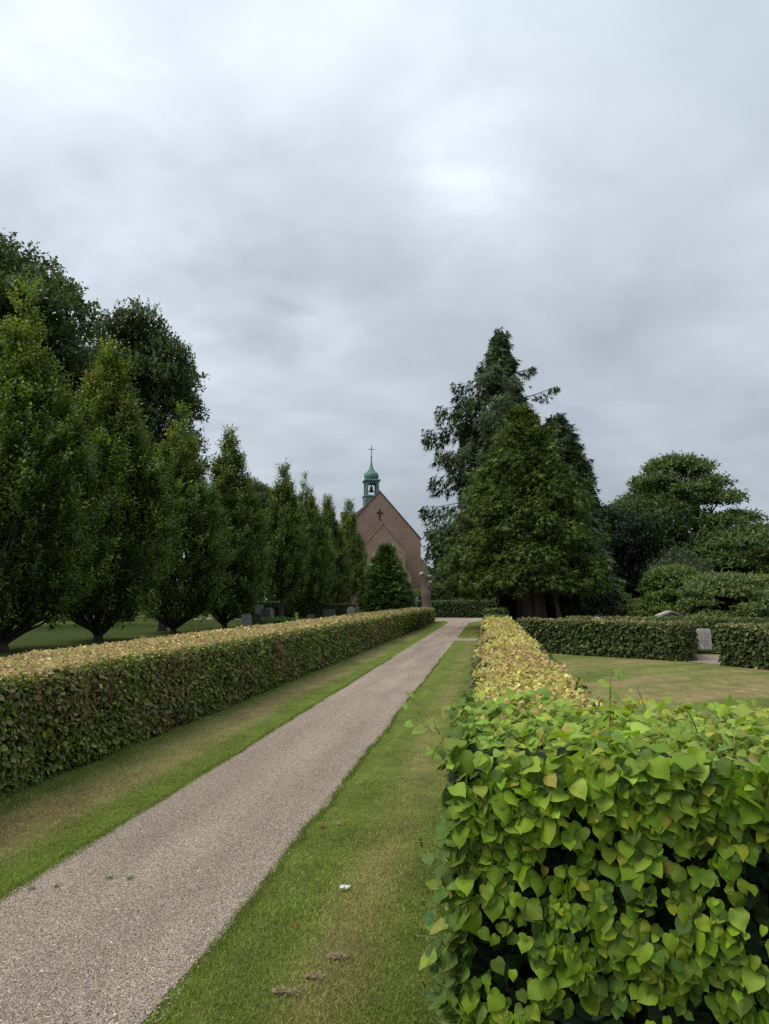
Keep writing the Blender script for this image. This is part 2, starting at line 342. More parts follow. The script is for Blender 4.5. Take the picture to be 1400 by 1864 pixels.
# ---------------------------------------------------------------- ground
HX0, HX1, LHX = -0.15, 0.72, -4.0           # yellow-topped hedge faces, left hedge front face
PL, PR = -2.68, -1.33
def lawn(x, y):
    """colour of the mown turf, tree shade painted into the left lawn: dry and green bands that run with the path"""
    x = np.asarray(x, float); y = np.asarray(y, float); C = np.zeros(x.shape+(3,))
    G, GV, D, B = np.array([.112, .142, .032]), np.array([.118, .160, .028]), np.array([.235, .212, .085]), np.array([.19, .145, .072])
    GD = np.array([.052, .075, .019])  # left lawn green, darkened to carry the shade of the trees
    n1, n2, n3 = fbm(x*1.1, y*.45, 3), fbm(x*2.6+4, y*.9, 9), fbm(x*.5, y*.16, 21)
    def mix(a, b, k): return a*(1-k[..., None])+b*k[..., None]
    # left verge
    s = (x-LHX)/(PL-LHX)
    lv = mix(np.broadcast_to(G, C.shape), D, .8*sstep(.36, .66, n1*.9+.1)*sstep(.08, .3, s)*(1-sstep(.62, .85, s)))
    lv = mix(lv, B, sstep(.45, .62, n3)*sstep(.2, .36, s)*(1-sstep(.5, .72, s))*sstep(.32, .6, n2)*.65*(1-sstep(22, 30, y)))
    lv = mix(lv, GV, sstep(.62, .86, s))
    # right verge
    s = (x-PR)/(HX0-PR)
    rv = mix(np.broadcast_to(GV, C.shape), D*.95, (.5+.5*sstep(.35, .6, n2))*np.exp(-((s-.52)/.17)**2)*.8)
    rv = mix(rv, D*.9, sstep(.42, .62, n1)*.55*sstep(.3, .5, s))
    rv = mix(rv, D, np.exp(-((s-.14)/.06)**2)*.2)
    rv = mix(rv, G*.95, sstep(.66, .95, s)*.6)
    st = (x+.78*y)*.72; al = (y-.78*x)*.7
    m1 = fbm(st*.16, al*.9, 31); m2 = fbm(st*.5, al*1.6, 44)
    rl = mix(np.broadcast_to(G*1.05, C.shape), D*1.0, sstep(.36, .56, m1*.6+m2*.4)*.95)
    rl = mix(rl, B*1.35, sstep(.50, .62, m1)*.7)
    rl = mix(rl, GV*.9, sstep(.56, .7, m2)*.5)
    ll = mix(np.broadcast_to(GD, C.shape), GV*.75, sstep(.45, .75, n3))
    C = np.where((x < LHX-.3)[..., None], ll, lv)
    C = np.where((x > (PL+PR)/2)[..., None], rv, C)
    C = np.where((x > .4)[..., None], rl, C)
    far = sstep(30, 44, y)[..., None]
    C = C*(1-far)+far*GV*np.array([.95, .95, 1])*.95
    return C*(.72+.56*fbm(x*4.5, y*3, 70)[..., None])
def spaced(a, b, fine, f0, f1, coarse):
    t = [a]
    while t[-1] < b:
        d = fine if f0 <= t[-1] <= f1 else min(coarse, fine+.12*max(f0-t[-1], t[-1]-f1))
        t.append(t[-1]+d)
    return np.array(t)
gx = spaced(-420, 420, .10, -4.6, 7, 30); gy = spaced(-60, 900, .16, 2, 24, 30)
X, Y = np.meshgrid(gx, gy); V = np.stack([X, Y, np.zeros_like(X)], -1).reshape(-1, 3)
nx = len(gx); i, j = np.meshgrid(np.arange(nx-1), np.arange(len(gy)-1)); q = (j*nx+i).ravel()
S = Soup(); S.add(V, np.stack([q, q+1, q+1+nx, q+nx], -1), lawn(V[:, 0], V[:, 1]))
g = S.build('ground', M_LAWN); g['kind'] = 'structure'

def gravel_sheet(name, left, right, z=.004, n=8):
    """left/right: polylines of equal length; a sheet between them"""
    S = Soup(); left, right = np.array(left), np.array(right); t = np.linspace(0, 1, n)
    V = left[:, None]*(1-t[None, :, None])+right[:, None]*t[None, :, None]
    x, y = V[..., 0].ravel(), V[..., 1].ravel()
    rut = np.exp(-((x-PL-.36)/.12)**2)+np.exp(-((x-PL-1.02)/.12)**2)
    tone = (.86+.30*fbm(x*1.6, y*.3, 5)-.09*rut*(.3+fbm(x*.5, y*.5, 6))+.08*(fbm(x*5, y*1.2, 8)-.5))[:, None]*np.array([[1.03, 1.0, .965]])
    a, b = V.shape[:2]; ii, jj = np.meshgrid(np.arange(b-1), np.arange(a-1)); q = (jj*b+ii).ravel()
    S.add(np.c_[x, y, np.full(x.size, z)], np.stack([q, q+1, q+1+b, q+b], -1), tone)
    o = S.build(name, M_GRAVEL); o['kind'] = 'structure'; return o
yy = np.concatenate([np.arange(-4, 14, .07), np.arange(14, 52.5, .25)])
edge = lambda s, amp: amp*(fbm(yy*1.7, yy*0+s, 11)-.5)*2 + amp*.9*(vnoise(yy*9, yy*0+s, 15)-.5)
flare = .9*sstep(47.5, 52, yy)**2
xl = PL+edge(3, .028)-flare*.5; xr = PR+edge(8, .032)+flare*.8+.6*np.exp(-((yy-28.9)/1.0)**2)*0
gravel_sheet('gravel_path', np.c_[xl, yy], np.c_[xr, yy], n=24)
bx = np.arange(-1.5, 9, .2); e1 = lambda s: .05*(fbm(bx*2, bx*0+s, 8)-.5)*2
gravel_sheet('branch_path', np.c_[bx, 28.1+e1(2)-.5*np.exp(-((bx+1.5)/.35)**2)], np.c_[bx, 29.6+e1(5)+.5*np.exp(-((bx+1.5)/.35)**2)], z=.008)
bx = np.arange(-24, 30, .5)
gravel_sheet('cross_path', np.c_[bx, 52.0+e1(2)], np.c_[bx, 60.3+e1(5)], z=.008)

# loose stones on the near part of the path
n = 24000
py = 2.6+9*R.random(n)**2.4; px = PL-.03+(PR-PL+.06)*R.random(n)
octa = (np.array([[1, .2, 0], [-1, 0, 0], [.1, 0, .9], [0, 0, -.9], [.1, .6, .1]])*.5, np.array([[0, 4, 2], [2, 4, 1], [1, 4, 3], [3, 4, 0]]))
S = Soup(); sz = np.exp(R.normal(math.log(.0078), .3, n))
put(S, octa, np.c_[px, py, .0045+sz*.02], np.c_[R.normal(0, .25, (n, 2)), np.ones(n)], rnd3(n), sz*1.1,
    pal(n, [(.33, .265, .22), (.43, .36, .30), (.22, .185, .16), (.35, .255, .20), (.50, .46, .40), (.14, .125, .115)], [5, 3, 3, 2, 1, 1.5]))
S.build('gravel', M_PEBBLE, stuff=True)

# mown grass blades where single blades still show
def blades(name, regions, per, size=(.022, .040)):
    S = Soup()
    for (x0, x1, y0, y1, dens, sc_h) in regions:
        n = int((x1-x0)*(y1-y0)*dens)
        x = x0+(x1-x0)*R.random(n); y = y0+(y1-y0)*R.random(n)**1.25
        keep = R.random(n) < np.clip(.45+fbm(x*4, y*4, 77), 0, 1)*np.clip((y1-y)/(y1-y0)*1.15, 0, 1)**1.2; x, y = x[keep], y[keep]; n = len(x)
        c = lawn(x, y)*np.exp(R.normal(0, .28, (n, 1)))*np.exp(R.normal(0, .06, (n, 3)))*1.6
        dry = R.random(n) < .10; c[dry] = np.array([.26, .215, .105])*np.exp(R.normal(0, .2, (dry.sum(), 1)))
        h = (size[0]+(size[1]-size[0])*R.random(n))*sc_h*(.75+.7*fbm(x*3, y*3, 90))
        A = unit(np.c_[R.normal(0, .8, (n, 2)), np.ones(n)])
        T = (np.array([[-.11, 0, 0], [.11, 0, 0], [.0, 1, .16]]), np.array([[0, 1, 2]]))
        put(S, T, np.c_[x, y, np.full(n, .001)], A, rnd3(n), h, c)
    return S.build(name, M_GRASSB, stuff=True)
blades('mown_grass', [(PR-.02, HX0+.1, 2.4, 7.0, 18500, .55), (PR-.02, HX0+.1, 2.4, 17, 3500, .55), (LHX-.1, PL+.03, 3.4, 10.0, 9500, .55), (LHX-.1, PL+.03, 3.4, 22, 2600, .6),
                      (.9, 6.0, 5.0, 21.0, 650, .7)], 0)
# longer tufts that lap over the edges of the path
S = Soup()
for (x0, sd_, y1) in ((PL, 1, 20), (PR, -1, 20)):
    n = 14000; y = 2.4+(y1-2.4)*R.random(n)**1.7
    yi = np.interp(y, yy, xl if sd_ > 0 else xr)
    x = yi+sd_*(np.abs(R.normal(0, .035, n))*1.0-.05)*1.0
    k = R.random(n) < np.clip(fbm(x*0+7, y*2.4, 5+sd_)*1.7-.25, .1, 1); x, y = x[k], y[k]; n = len(x)
    T = (np.array([[-.06, 0, 0], [.06, 0, 0], [0, 1, .3]]), np.array([[0, 1, 2]]))
    put(S, T, np.c_[x, y, np.full(n, .002)], np.c_[R.normal(0, .5, n)+sd_*.25, R.normal(0, .5, n), np.ones(n)], rnd3(n), R.uniform(.015, .036, n),
        pal(n, [(.11, .165, .026), (.14, .19, .04), (.25, .21, .095)], [5, 4, 1.3], .25))
S.build('edge_grass', M_GRASSB, stuff=True)

# ---------------------------------------------------------------- hedges
def hedge_points(Lh, Wd, h, n, faces, bump, seed):
    """points on the clipped faces of a hedge in its own (along, across, up) frame, with outward normals"""
    areas = {'front': Lh*h, 'back': Lh*h, 'top': Lh*Wd, 'end0': Wd*h, 'end1': Wd*h}
    P, Nn, K = [], [], []
    for f, dn in faces.items():
        m = int(areas[f]*dn*n); u, v = R.random(m), R.random(m)
        dep = np.abs(R.normal(0, .035, m))+(R.random(m) < .3)*R.random(m)*.07
        if f in ('front', 'back'):
            s, z = u*Lh, v*h; o = bump*(fbm(s*2.2, z*2.2, seed)-.5)*2 - dep - .05*sstep(h-.1, h, z)*1.0 - .05*sstep(.12, 0, z)
            t = -o if f == 'front' else Wd+o; nn = np.array([0, -1, 0]) if f == 'front' else np.array([0, 1, 0])
            p = np.c_[s, t, z]
        elif f == 'top':
            s, t = u*Lh, v*Wd; o = bump*(fbm(s*2.5, t*2.5, seed+5)-.5)*2-dep-.05*sstep(.1, 0, t)-.05*sstep(Wd-.1, Wd, t)
            p = np.c_[s, t, h+o]; nn = np.array([0, 0, 1])
        else:
            t, z = u*Wd, v*h; o = bump*(fbm(t*2.2, z*2.2, seed+9)-.5)*2-dep
            s = -o if f == 'end0' else Lh+o; p = np.c_[s, t, z]; nn = np.array([-1, 0, 0]) if f == 'end0' else np.array([1, 0, 0])
        P.append(p); Nn.append(np.tile(nn, (m, 1)).astype(float)); K.append(np.full(m, f == 'top'))
    return np.concatenate(P), np.concatenate(Nn), np.concatenate(K)
def hedge(name, label, a, b, Wd, h, size, dens, side_pal, top_pal, faces=None, bump=.04, d0=7.0, group=None, named=0, seed=1, colour=None, cat='hedge', zbase=0.0):
    a, b = np.array(a, float), np.array(b, float); Lh = np.linalg.norm(b-a); e = (b-a)/Lh; nrm = np.array([-e[1], e[0]])
    faces = faces or {'front': 1, 'top': 1, 'back': .35, 'end0': .8, 'end1': .8}
    P, Nn, top = hedge_points(Lh, Wd, h, dens, faces, bump, seed)
    def toW(Q): return np.c_[a[0]+Q[:, 0]*e[0]+Q[:, 1]*nrm[0], a[1]+Q[:, 0]*e[1]+Q[:, 1]*nrm[1], Q[:, 2]+zbase]
    def dirW(Q): return np.c_[Q[:, 0]*e[0]+Q[:, 1]*nrm[0], Q[:, 0]*e[1]+Q[:, 1]*nrm[1], Q[:, 2]]
    W, NW = toW(P), dirW(Nn)
    d = np.linalg.norm(W-np.array([0, 0, EYE]), axis=1)
    pk = np.clip((d0/d)**1.35, .09, 1); keep = R.random(len(W)) < pk
    W, NW, top, d, pk, P = W[keep], NW[keep], top[keep], d[keep], pk[keep], P[keep]; n = len(W)
    up = np.array([0, 0, 1.0])
    A = np.where(top[:, None], rnd3(n)*np.array([1, 1, .45])+NW*.15, -up*.8+rnd3(n)*.75+NW*.35)
    Nl = np.where(top[:, None], NW+rnd3(n)*.5, NW+up*.45+rnd3(n)*.5)
    C = np.where(top[:, None], pal(n, *top_pal), pal(n, *side_pal))
    if colour is not None: C = colour(C, P, top, W)
    s = size*np.where(top, .76, 1.0)*np.exp(R.normal(0, .22, n))*np.minimum(pk**-.41, 2.0)
    root = thing(name, label, cat, (*((a+b)/2), 0), group); off = np.array(root.location)
    core = Soup(); ins = .085
    cv, cf = boxv(ins, Lh-ins, ins, Wd-ins, .02, h-ins-.01); core.add(toW(cv), cf, np.array([.022, .02, .012])); core.build('shade_core', M_TWIG, root, off=off)  # solid box for the branch mass, inner shade put into its near-black colour
    order = np.argsort(d-.03*np.abs(R.normal(size=n)))
    if named:
        near = order[:named*2]; near = near[R.permutation(len(near))[:named]]
        mask = np.ones(n, bool); mask[near] = False
        # a few shared leaf meshes, one for each colour met among these leaves
        reps = near[:14]; meshes = []
        for r_ in reps:
            Sx = Soup(); Sx.add(T_OV[0], T_OV[1], C[r_]); meshes.append(Sx.data('leaf', M_HEDGE))
        for q in near:
            k = int(np.argmin(np.abs(C[reps]-C[q]).sum(1))); o = bpy.data.objects.new('leaf', meshes[k]); sc.collection.objects.link(o)
            o.parent = root; o.matrix_local = basis(W[q]-off, A[q], Nl[q], s[q])
        W, A, Nl, s, C, d = W[mask], A[mask], Nl[mask], s[mask], C[mask], d[mask]
    S = Soup(); nr = d < 9.5
    if nr.any(): put(S, T_O4, W[nr], A[nr], Nl[nr], s[nr], C[nr])
    if (~nr).any(): put(S, T_RH, W[~nr], A[~nr], Nl[~nr], s[~nr]*1.08, C[~nr])
    S.build('foliage', M_HEDGE, root, stuff=True, off=off)
    return root

P_SIDE = ([(.125, .175, .03), (.175, .22, .04), (.08, .12, .026), (.25, .21, .08), (.18, .145, .058), (.27, .285, .07)], [5, 5, 3, 1.2, .6, 1.7], .28)
P_TAN = ([(.46, .34, .18), (.55, .43, .21), (.37, .25, .13), (.44, .40, .14), (.25, .29, .07)], [5, 4, 2, 3.4, 2.2], .2)
P_YEL = ([(.57, .49, .16), (.50, .41, .16), (.60, .56, .19), (.40, .29, .13), (.36, .42, .09)], [5, 4, 3.4, 1.4, 2], .2)
P_YSIDE = ([(.06, .09, .028), (.10, .13, .04), (.2, .2, .06), (.30, .24, .1)], [4, 4, 1.5, 1], .22)
P_DARK = ([(.065, .095, .025), (.09, .122, .032), (.046, .07, .021), (.14, .14, .05), (.20, .19, .08)], [5, 4, 4, 1, .8], .22)
P_OLIVE = ([(.24, .21, .085), (.16, .17, .055), (.3, .25, .12)], [3, 3, 2], .2)
P_FARG = ([(.045, .075, .018), (.06, .095, .025), (.035, .055, .015)], [4, 3, 3], .2)
P_FARTOP = ([(.10, .14, .04), (.13, .17, .05), (.08, .11, .03)], [3, 3, 2], .2)

def left_col(C, P, top, W):
    n = len(C)
    # brown, scorched leaf patches in the face, more of them low and near
    br = sstep(.5, .66, fbm(W[:, 1]*.9, P[:, 2]*1.3, 61))*(~top)
    pick = R.random(n) < br*.5; C[pick] = pal(pick.sum(), [(.23, .17, .08), (.17, .125, .055), (.27, .22, .10)], [3, 3, 2], .22)
    redb = (np.abs(W[:, 1]-44.6) < .7) & (~top) & (P[:, 1] < .5) & (R.random(n) < .85); C[redb] = pal(redb.sum(), [(.13, .04, .02), (.09, .035, .02)], [1, 1], .2)
    g = top & (R.random(n) < .75*sstep(.2, 0, P[:, 1])); C[g] = pal(g.sum(), P_SIDE[0], P_SIDE[1], .2)
    fade = top & (R.random(n) < sstep(14, 40, W[:, 1])*.55); C[fade] = pal(fade.sum(), [(.2, .2, .07), (.28, .24, .1)], [1, 1], .2)
    return C
hedge('clipped_hedge', 'long clipped hedge with tan sun-bleached top running along the left edge of the gravel path', (LHX, 2.0), (LHX+.3, 49.5), 1.65, .99, .048, 2750, P_SIDE, P_TAN,
      {'front': 1, 'top': 1.4, 'back': .12, 'end0': .2, 'end1': 1}, bump=.045, d0=8.5, named=300, seed=3, colour=left_col)
def yel_col(C, P, top, W):
    n = len(C)
    e = top & (R.random(n) < .5*np.maximum(sstep(.10, 0, P[:, 1]), sstep(.80, .87, P[:, 1]))); C[e] = pal(e.sum(), P_YSIDE[0], P_YSIDE[1], .2)
    br = top & (R.random(n) < .5*sstep(.5, .62, fbm(W[:, 0]*2.2, W[:, 1]*1.1, 5))); C[br] = pal(br.sum(), [(.47, .34, .17), (.40, .28, .13)], [1, 1], .2)
    f = top & (R.random(n) < sstep(22.8, 24.2, W[:, 1])); C[f] = pal(f.sum(), P_FARTOP[0], P_FARTOP[1], .2)  # greener far end, conifer shade put into its darker leaf colour
    return C
hedge('clipped_hedge', 'straight clipped hedge with bright yellow top beside the right grass verge', (HX1, 3.9), (HX1, 27.6), .87, 1.0, .045, 5700, P_YSIDE, P_YEL,
      {'front': .3, 'top': 1, 'back': .45, 'end0': .3, 'end1': .5}, bump=.07, d0=7.0, named=300, seed=8, colour=yel_col)
hedge('clipped_hedge', 'short dark green hedge block beyond the branch path, right of the far verge', (.75, 30.2), (.75, 46), .9, 1.18, .06, 2200, P_FARG, P_FARTOP, seed=12, d0=9)
hedge('clipped_hedge', 'dark green hedge across the far end of the path', (-6.0, 61.2), (5, 61.0), 1.2, 1.42, .08, 1800, P_FARG, P_FARTOP, seed=13, d0=9)
hedge('clipped_hedge', 'olive hedge behind the far dark hedge, beside the pollarded trunk', (-5.5, 66.0), (4, 66.0), 1.6, 1.62, .08, 1500, P_FARTOP, P_FARTOP, seed=14, d0=9)
# enclosures on the right lawn
A0, A1 = np.array([.85, 22.85]), np.array([5.05, 19.75])
hedge('enclosure_hedge', 'long dark hedge crossing the right lawn, ending at the gravel gap with the headstone', A0, A1, .85, 1.0, .055, 3000, P_DARK, P_OLIVE, {'front': 1, 'top': 1, 'back': .3, 'end0': .3, 'end1': 1}, seed=20, d0=8, group='hedges round the grave plots')
hedge('enclosure_hedge', 'dark hedge right of the gravel gap, cut by the right edge of the picture', (5.62, 18.75), (8.6, 14.9), .9, 1.0, .055, 3200, P_DARK, P_OLIVE, {'front': 1, 'top': 1, 'back': .3, 'end0': 1, 'end1': .3}, seed=21, d0=8, group='hedges round the grave plots')
e_ = (A1-A0)/np.linalg.norm(A1-A0); nn_ = np.array([-e_[1], e_[0]])
hedge('enclosure_hedge', 'hedge flank left of the grey headstone, running back from the gap', (5.42, 20.45), (6.02, 23.0), .8, .96, .055, 2600, P_DARK, P_DARK, seed=22, d0=8, group='hedges round the grave plots')
hedge('enclosure_hedge', 'green hedge directly behind the grey headstone', (5.2, 24.6), (9.6, 22.9), .8, 1.02, .055, 2600, P_FARTOP, P_FARTOP, seed=23, d0=8, group='hedges round the grave plots')
hedge('enclosure_hedge', 'low yellow-topped hedge behind the crossing hedge, left of the gabled stone', (2.9, 28.6), (7.2, 26.3), .7, .93, .06, 2200, P_DARK, P_OLIVE, seed=24, d0=8.5, group='hedges round the grave plots')
hedge('enclosure_hedge', 'far olive hedge near the foot of the conifers', (4.4, 35.2), (6.6, 34.7), .8, 1.19, .06, 2000, P_DARK, P_OLIVE, seed=25, d0=9, group='hedges round the grave plots')
hedge('enclosure_hedge', 'far dark hedge with thin olive top in front of the round shrubs', (6.3, 33.4), (9.6, 31.4), .8, 1.17, .06, 2000, P_DARK, P_OLIVE, seed=26, d0=9, group='hedges round the grave plots')
hedge('enclosure_hedge', 'yellow-topped hedge end right of the round shrubs at the picture edge', (12.0, 31.5), (15.5, 30.2), .8, 1.15, .06, 2000, P_DARK, P_OLIVE, seed=27, d0=9, group='hedges round the grave plots')
# left churchyard
hedge('enclosure_hedge', 'dark hedge behind the headstones, between two columnar oaks', (-20.5, 55.5), (-15.6, 56), 1.0, 1.38, .07, 1800, P_FARG, P_FARTOP, seed=30, d0=9, group='hedges behind the left headstones')
hedge('enclosure_hedge', 'hedge end with pale top beside the yew and the arched headstone', (-14.0, 52.2), (-10.05, 53.6), 1.0, 1.25, .07, 1800, P_FARG, P_FARTOP, seed=31, d0=9, group='hedges behind the left headstones')

# ---------------------------------------------------------------- the near lime hedge
LY0, LY1, LX0, LX1, LZ = 2.55, 4.0, -.115, 3.3, 1.10
root = thing('lime_hedge', 'leafy light green lime hedge filling the near right corner, heart-shaped leaves and dark gaps', 'hedge', ((LX0+LX1)/2, (LY0+LY1)/2, 0))
off = np.array(root.location)
S = Soup(); cv, cf = boxv(LX0+.2, LX1-.1, LY0+.22, LY1-.1, .02, LZ-.2); S.add(cv, cf, np.array([.016, .014, .009])); S.build('shade_core', M_TWIG, root, off=off)  # dark box behind the leaves, painted to stand for shade among the branches
P_L = ([(.23, .345, .024), (.185, .295, .022), (.285, .385, .03), (.135, .215, .022), (.35, .40, .035), (.36, .30, .06), (.08, .14, .02)], [5, 6, 3.4, 5, .9, .06, 3.4], .2)
P_LTOP = ([(.27, .39, .05), (.32, .43, .07), (.21, .33, .04), (.40, .43, .05), (.42, .36, .07), (.42, .24, .13), (.15, .25, .045)], [5, 5, 4, 2.2, .3, .06, 2], .13)
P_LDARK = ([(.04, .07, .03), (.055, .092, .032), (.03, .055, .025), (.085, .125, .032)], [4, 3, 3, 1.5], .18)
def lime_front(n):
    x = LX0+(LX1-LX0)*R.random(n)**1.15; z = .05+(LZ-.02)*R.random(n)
    hol = fbm(x*2.6+1.3, z*2.9+.7, 51)                       # where the shoots stand back, darker inner leaves show
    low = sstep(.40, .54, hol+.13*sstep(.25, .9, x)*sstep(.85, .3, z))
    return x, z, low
X_P, X_A, X_N, X_S, X_C = [], [], [], [], []
# deep layer: small, dark leaves
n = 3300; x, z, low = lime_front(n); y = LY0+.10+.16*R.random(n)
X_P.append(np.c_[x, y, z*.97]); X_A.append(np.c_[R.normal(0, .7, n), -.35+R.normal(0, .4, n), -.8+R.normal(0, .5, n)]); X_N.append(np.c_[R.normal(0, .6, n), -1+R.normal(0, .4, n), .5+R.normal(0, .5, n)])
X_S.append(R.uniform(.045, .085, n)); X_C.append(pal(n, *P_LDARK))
# outer layer: fresh shingled leaves
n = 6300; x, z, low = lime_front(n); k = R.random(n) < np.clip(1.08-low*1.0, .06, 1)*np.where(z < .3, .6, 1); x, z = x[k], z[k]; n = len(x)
y = LY0-.06+.12*fbm(x*3, z*3.2, 81)+.03*R.random(n)+.10*sstep(.25, .0, z)-.05*sstep(LZ-.35, LZ-.1, z)
X_P.append(np.c_[x, y, z]); X_A.append(np.c_[R.normal(0, .55, n), -.45+R.normal(0, .25, n), -.85+R.normal(0, .3, n)]); X_N.append(np.c_[R.normal(0, .5, n), -1+R.normal(0, .35, n), .7+R.normal(0, .5, n)])
X_S.append(np.exp(R.normal(math.log(.041), .28, n))*(1+.5*sstep(.65, 1.35, x))); X_C.append(pal(n, *P_L))
# top
n = 5000; x = LX0-.03+(LX1-LX0)*R.random(n); y = LY0-.08+(LY1-LY0+.1)*R.random(n)
zt = LZ-.05+.13*(fbm(x*2.3, y*2.3, 33)-.5)*2+.05*R.normal(size=n)+.05*sstep(1.2, 2, x)
zt = zt-.16*sstep(.45, .62, fbm(x*1.6+5, y*1.9, 71))*sstep(LY1-.8, LY1-.2, y)
X_P.append(np.c_[x, y, zt]); X_A.append(np.c_[rnd3(n)[:, :2]+np.array([0, -.35]), -.25+R.normal(0, .25, n)]); X_N.append(np.c_[R.normal(0, .35, n), -.15+R.normal(0, .35, n), np.ones(n)])
X_S.append(np.exp(R.normal(math.log(.046), .28, n))*(1+.4*sstep(.9, 1.8, x))); X_C.append(pal(n, *P_LTOP))
# left end
n = 1300; y = LY0-.02+(LY1-LY0)*R.random(n)**1.5; z = .05+LZ*R.random(n)
x = LX0-.03+.08*fbm(y*3, z*3, 91)+.03*R.normal(size=n)-(R.random(n) < .08)*R.random(n)*.07
X_P.append(np.c_[x, y, z]); X_A.append(np.c_[-.7+R.normal(0, .3, n), R.normal(0, .5, n), -.5+R.normal(0, .4, n)]); X_N.append(np.c_[-.7+R.normal(0, .4, n), -.3+R.normal(0, .4, n), .9+R.normal(0, .3, n)])
X_S.append(np.exp(R.normal(math.log(.055), .25, n))); X_C.append(pal(n, [(.13, .20, .04), (.10, .16, .034), (.18, .26, .045), (.22, .24, .05)], [4, 4, 3, 1], .15))
TW = Soup()
def lime_shoot(base, tip, nleaf, s0, cols, droop=.35):
    base, tip = np.array(base), np.array(tip); t = np.linspace(0, 1, 6)[:, None]; mid = base*(1-t)+tip*t + np.array([0, 0, .03])*np.sin(t*math.pi)
    tube(TW, mid, np.linspace(.0034, .0017, 6), 5, (.2, .19, .07))
    for k in range(nleaf):
        f = (k+.8)/nleaf; p = base*(1-f)+tip*f; ang = k*2.4+R.random()*.6
        d = np.array([math.cos(ang), math.sin(ang), -droop+R.normal(0, .15)]); q = p+unit(d)*.02
        tube(TW, [p, (p+q)/2+[0, 0, .004], q], .0012, 4, (.24, .25, .07))
        X_P.append(q[None]); X_A.append(d[None]); X_N.append(np.array([[R.normal(0, .3), -.8+R.normal(0, .3), .8]])); X_S.append(np.array([s0*(1.05-.45*f)*R.uniform(.85, 1.1)])); X_C.append(pal(1, *cols))
P_NEW = ([(.24, .34, .07), (.30, .36, .09), (.36, .33, .10)], [3, 2, 1], .1)
lime_shoot((-.12, 2.75, 1.02), (-.32, 2.72, 1.30), 9, .06, P_NEW)
lime_shoot((-.15, 2.9, 1.0), (-.30, 2.9, 1.17), 5, .055, P_NEW)
lime_shoot((.50, 3.2, 1.05), (.51, 3.18, 1.35), 6, .10, P_NEW, .1)
for k in range(34):
    x = R.uniform(.75, 2.3); y = R.uniform(2.7, 3.9); lime_shoot((x, y, 1.03), (x+R.normal(0, .07), y+R.normal(0, .06), R.uniform(1.12, 1.26)), 8, R.uniform(.026, .045), ([(.36, .36, .12), (.40, .30, .12), (.28, .36, .08)], [2, 1.4, 2], .12), .2)
for k in range(16):
    x = R.uniform(-.1, .8); y = R.uniform(2.7, 3.8); lime_shoot((x, y, 1.0), (x+R.normal(0, .06), y+R.normal(0, .06), R.uniform(1.10, 1.2)), 5, R.uniform(.045, .06), P_NEW, .3)
for (z, y) in ((.55, 2.62), (.42, 2.65), (.34, 2.7), (.75, 2.6), (.25, 2.7)):
    lime_shoot((-.12, y, z-.03), (-.27, y-.03, z+.06), 4, .055, ([(.10, .19, .06), (.13, .22, .06)], [1, 1], .1))
for k in range(90):       # bare twigs in the gaps
    x, z = R.uniform(LX0+.1, LX1-.2), R.uniform(.1, .95); p = np.array([x, LY0+.16, z]); q = p+np.array([R.normal(0, .1), -R.uniform(.06, .16), R.uniform(-.02, .16)])
    tube(TW, [p, (p+q)/2+[0, 0, R.normal(0, .01)], q], [.0032, .0024, .0014], 5, (.10, .075, .05))
TW.build('twig', M_TWIG, root, off=off, stuff=True)
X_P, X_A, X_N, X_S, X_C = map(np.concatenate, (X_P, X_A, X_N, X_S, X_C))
d = np.linalg.norm(X_P-np.array([0, 0, EYE]), axis=1)
view = X_P-np.array([0, 0, EYE]); zc_ = view@cam_f; inside = (np.abs(view@cam_r/zc_) < .53) & (np.abs(view@cam_u/zc_) < .71)
fresh = X_C.sum(1) > .3
score = X_S/d*(1+.6*fresh)*np.where((X_P[:, 1] < LY0+.06) | (X_P[:, 2] > LZ-.06), 1, .3)*inside
named = np.argsort(-score)[:300]; mask = np.ones(len(d), bool); mask[named] = False
shape = R.integers(0, len(LIME), len(d)); meshes = []; hires = np.zeros(len(d), bool); hires[np.argsort(-score)[:1400]] = True
reps = named[R.permutation(300)[:30]]
for r_ in reps:
    Sx = Soup(); tv = LIME[shape[r_]]; Sx.add(tv[0], tv[1], X_C[r_], tv[2]); meshes.append(Sx.data('leaf', M_LIME, smooth=True))
for q in named:
    k = int(np.argmin(np.abs(X_C[reps]-X_C[q]).sum(1)+R.random(30)*.04)); o = bpy.data.objects.new('leaf', meshes[k]); sc.collection.objects.link(o)
    o.parent = root; o.matrix_local = basis(X_P[q]-off, X_A[q], X_N[q], X_S[q])
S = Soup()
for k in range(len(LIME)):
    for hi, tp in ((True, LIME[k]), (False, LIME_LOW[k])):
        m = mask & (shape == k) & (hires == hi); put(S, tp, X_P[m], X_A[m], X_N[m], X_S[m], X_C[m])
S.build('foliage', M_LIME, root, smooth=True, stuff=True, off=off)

# ---------------------------------------------------------------- trees
def shoots(S, P, D, per, length, size, C, tpl=T_RH, spread=.9, nup=.5):
    """leaves set round short shoots: P base, D direction"""
    n = len(P); D = unit(D); t = np.tile((np.arange(per)+.5)/per, n)
    Pp, Dd = np.repeat(P, per, 0), np.repeat(D, per, 0); m = n*per
    rad = unit(np.cross(Dd, rnd3(m))); pos = Pp+Dd*(t*length*np.repeat(R.uniform(.7, 1.3, n), per))[:, None]+rad*length*.06
    A = Dd*.55+rad*spread; Nl = Dd*.5+np.array([0, 0, nup])+rnd3(m)*.35
    put(S, tpl, pos, A, Nl, size*np.exp(R.normal(0, .2, m))*(1.05-.3*t), np.repeat(C, per, 0)*np.exp(R.normal(0, .10, (m, 1))))

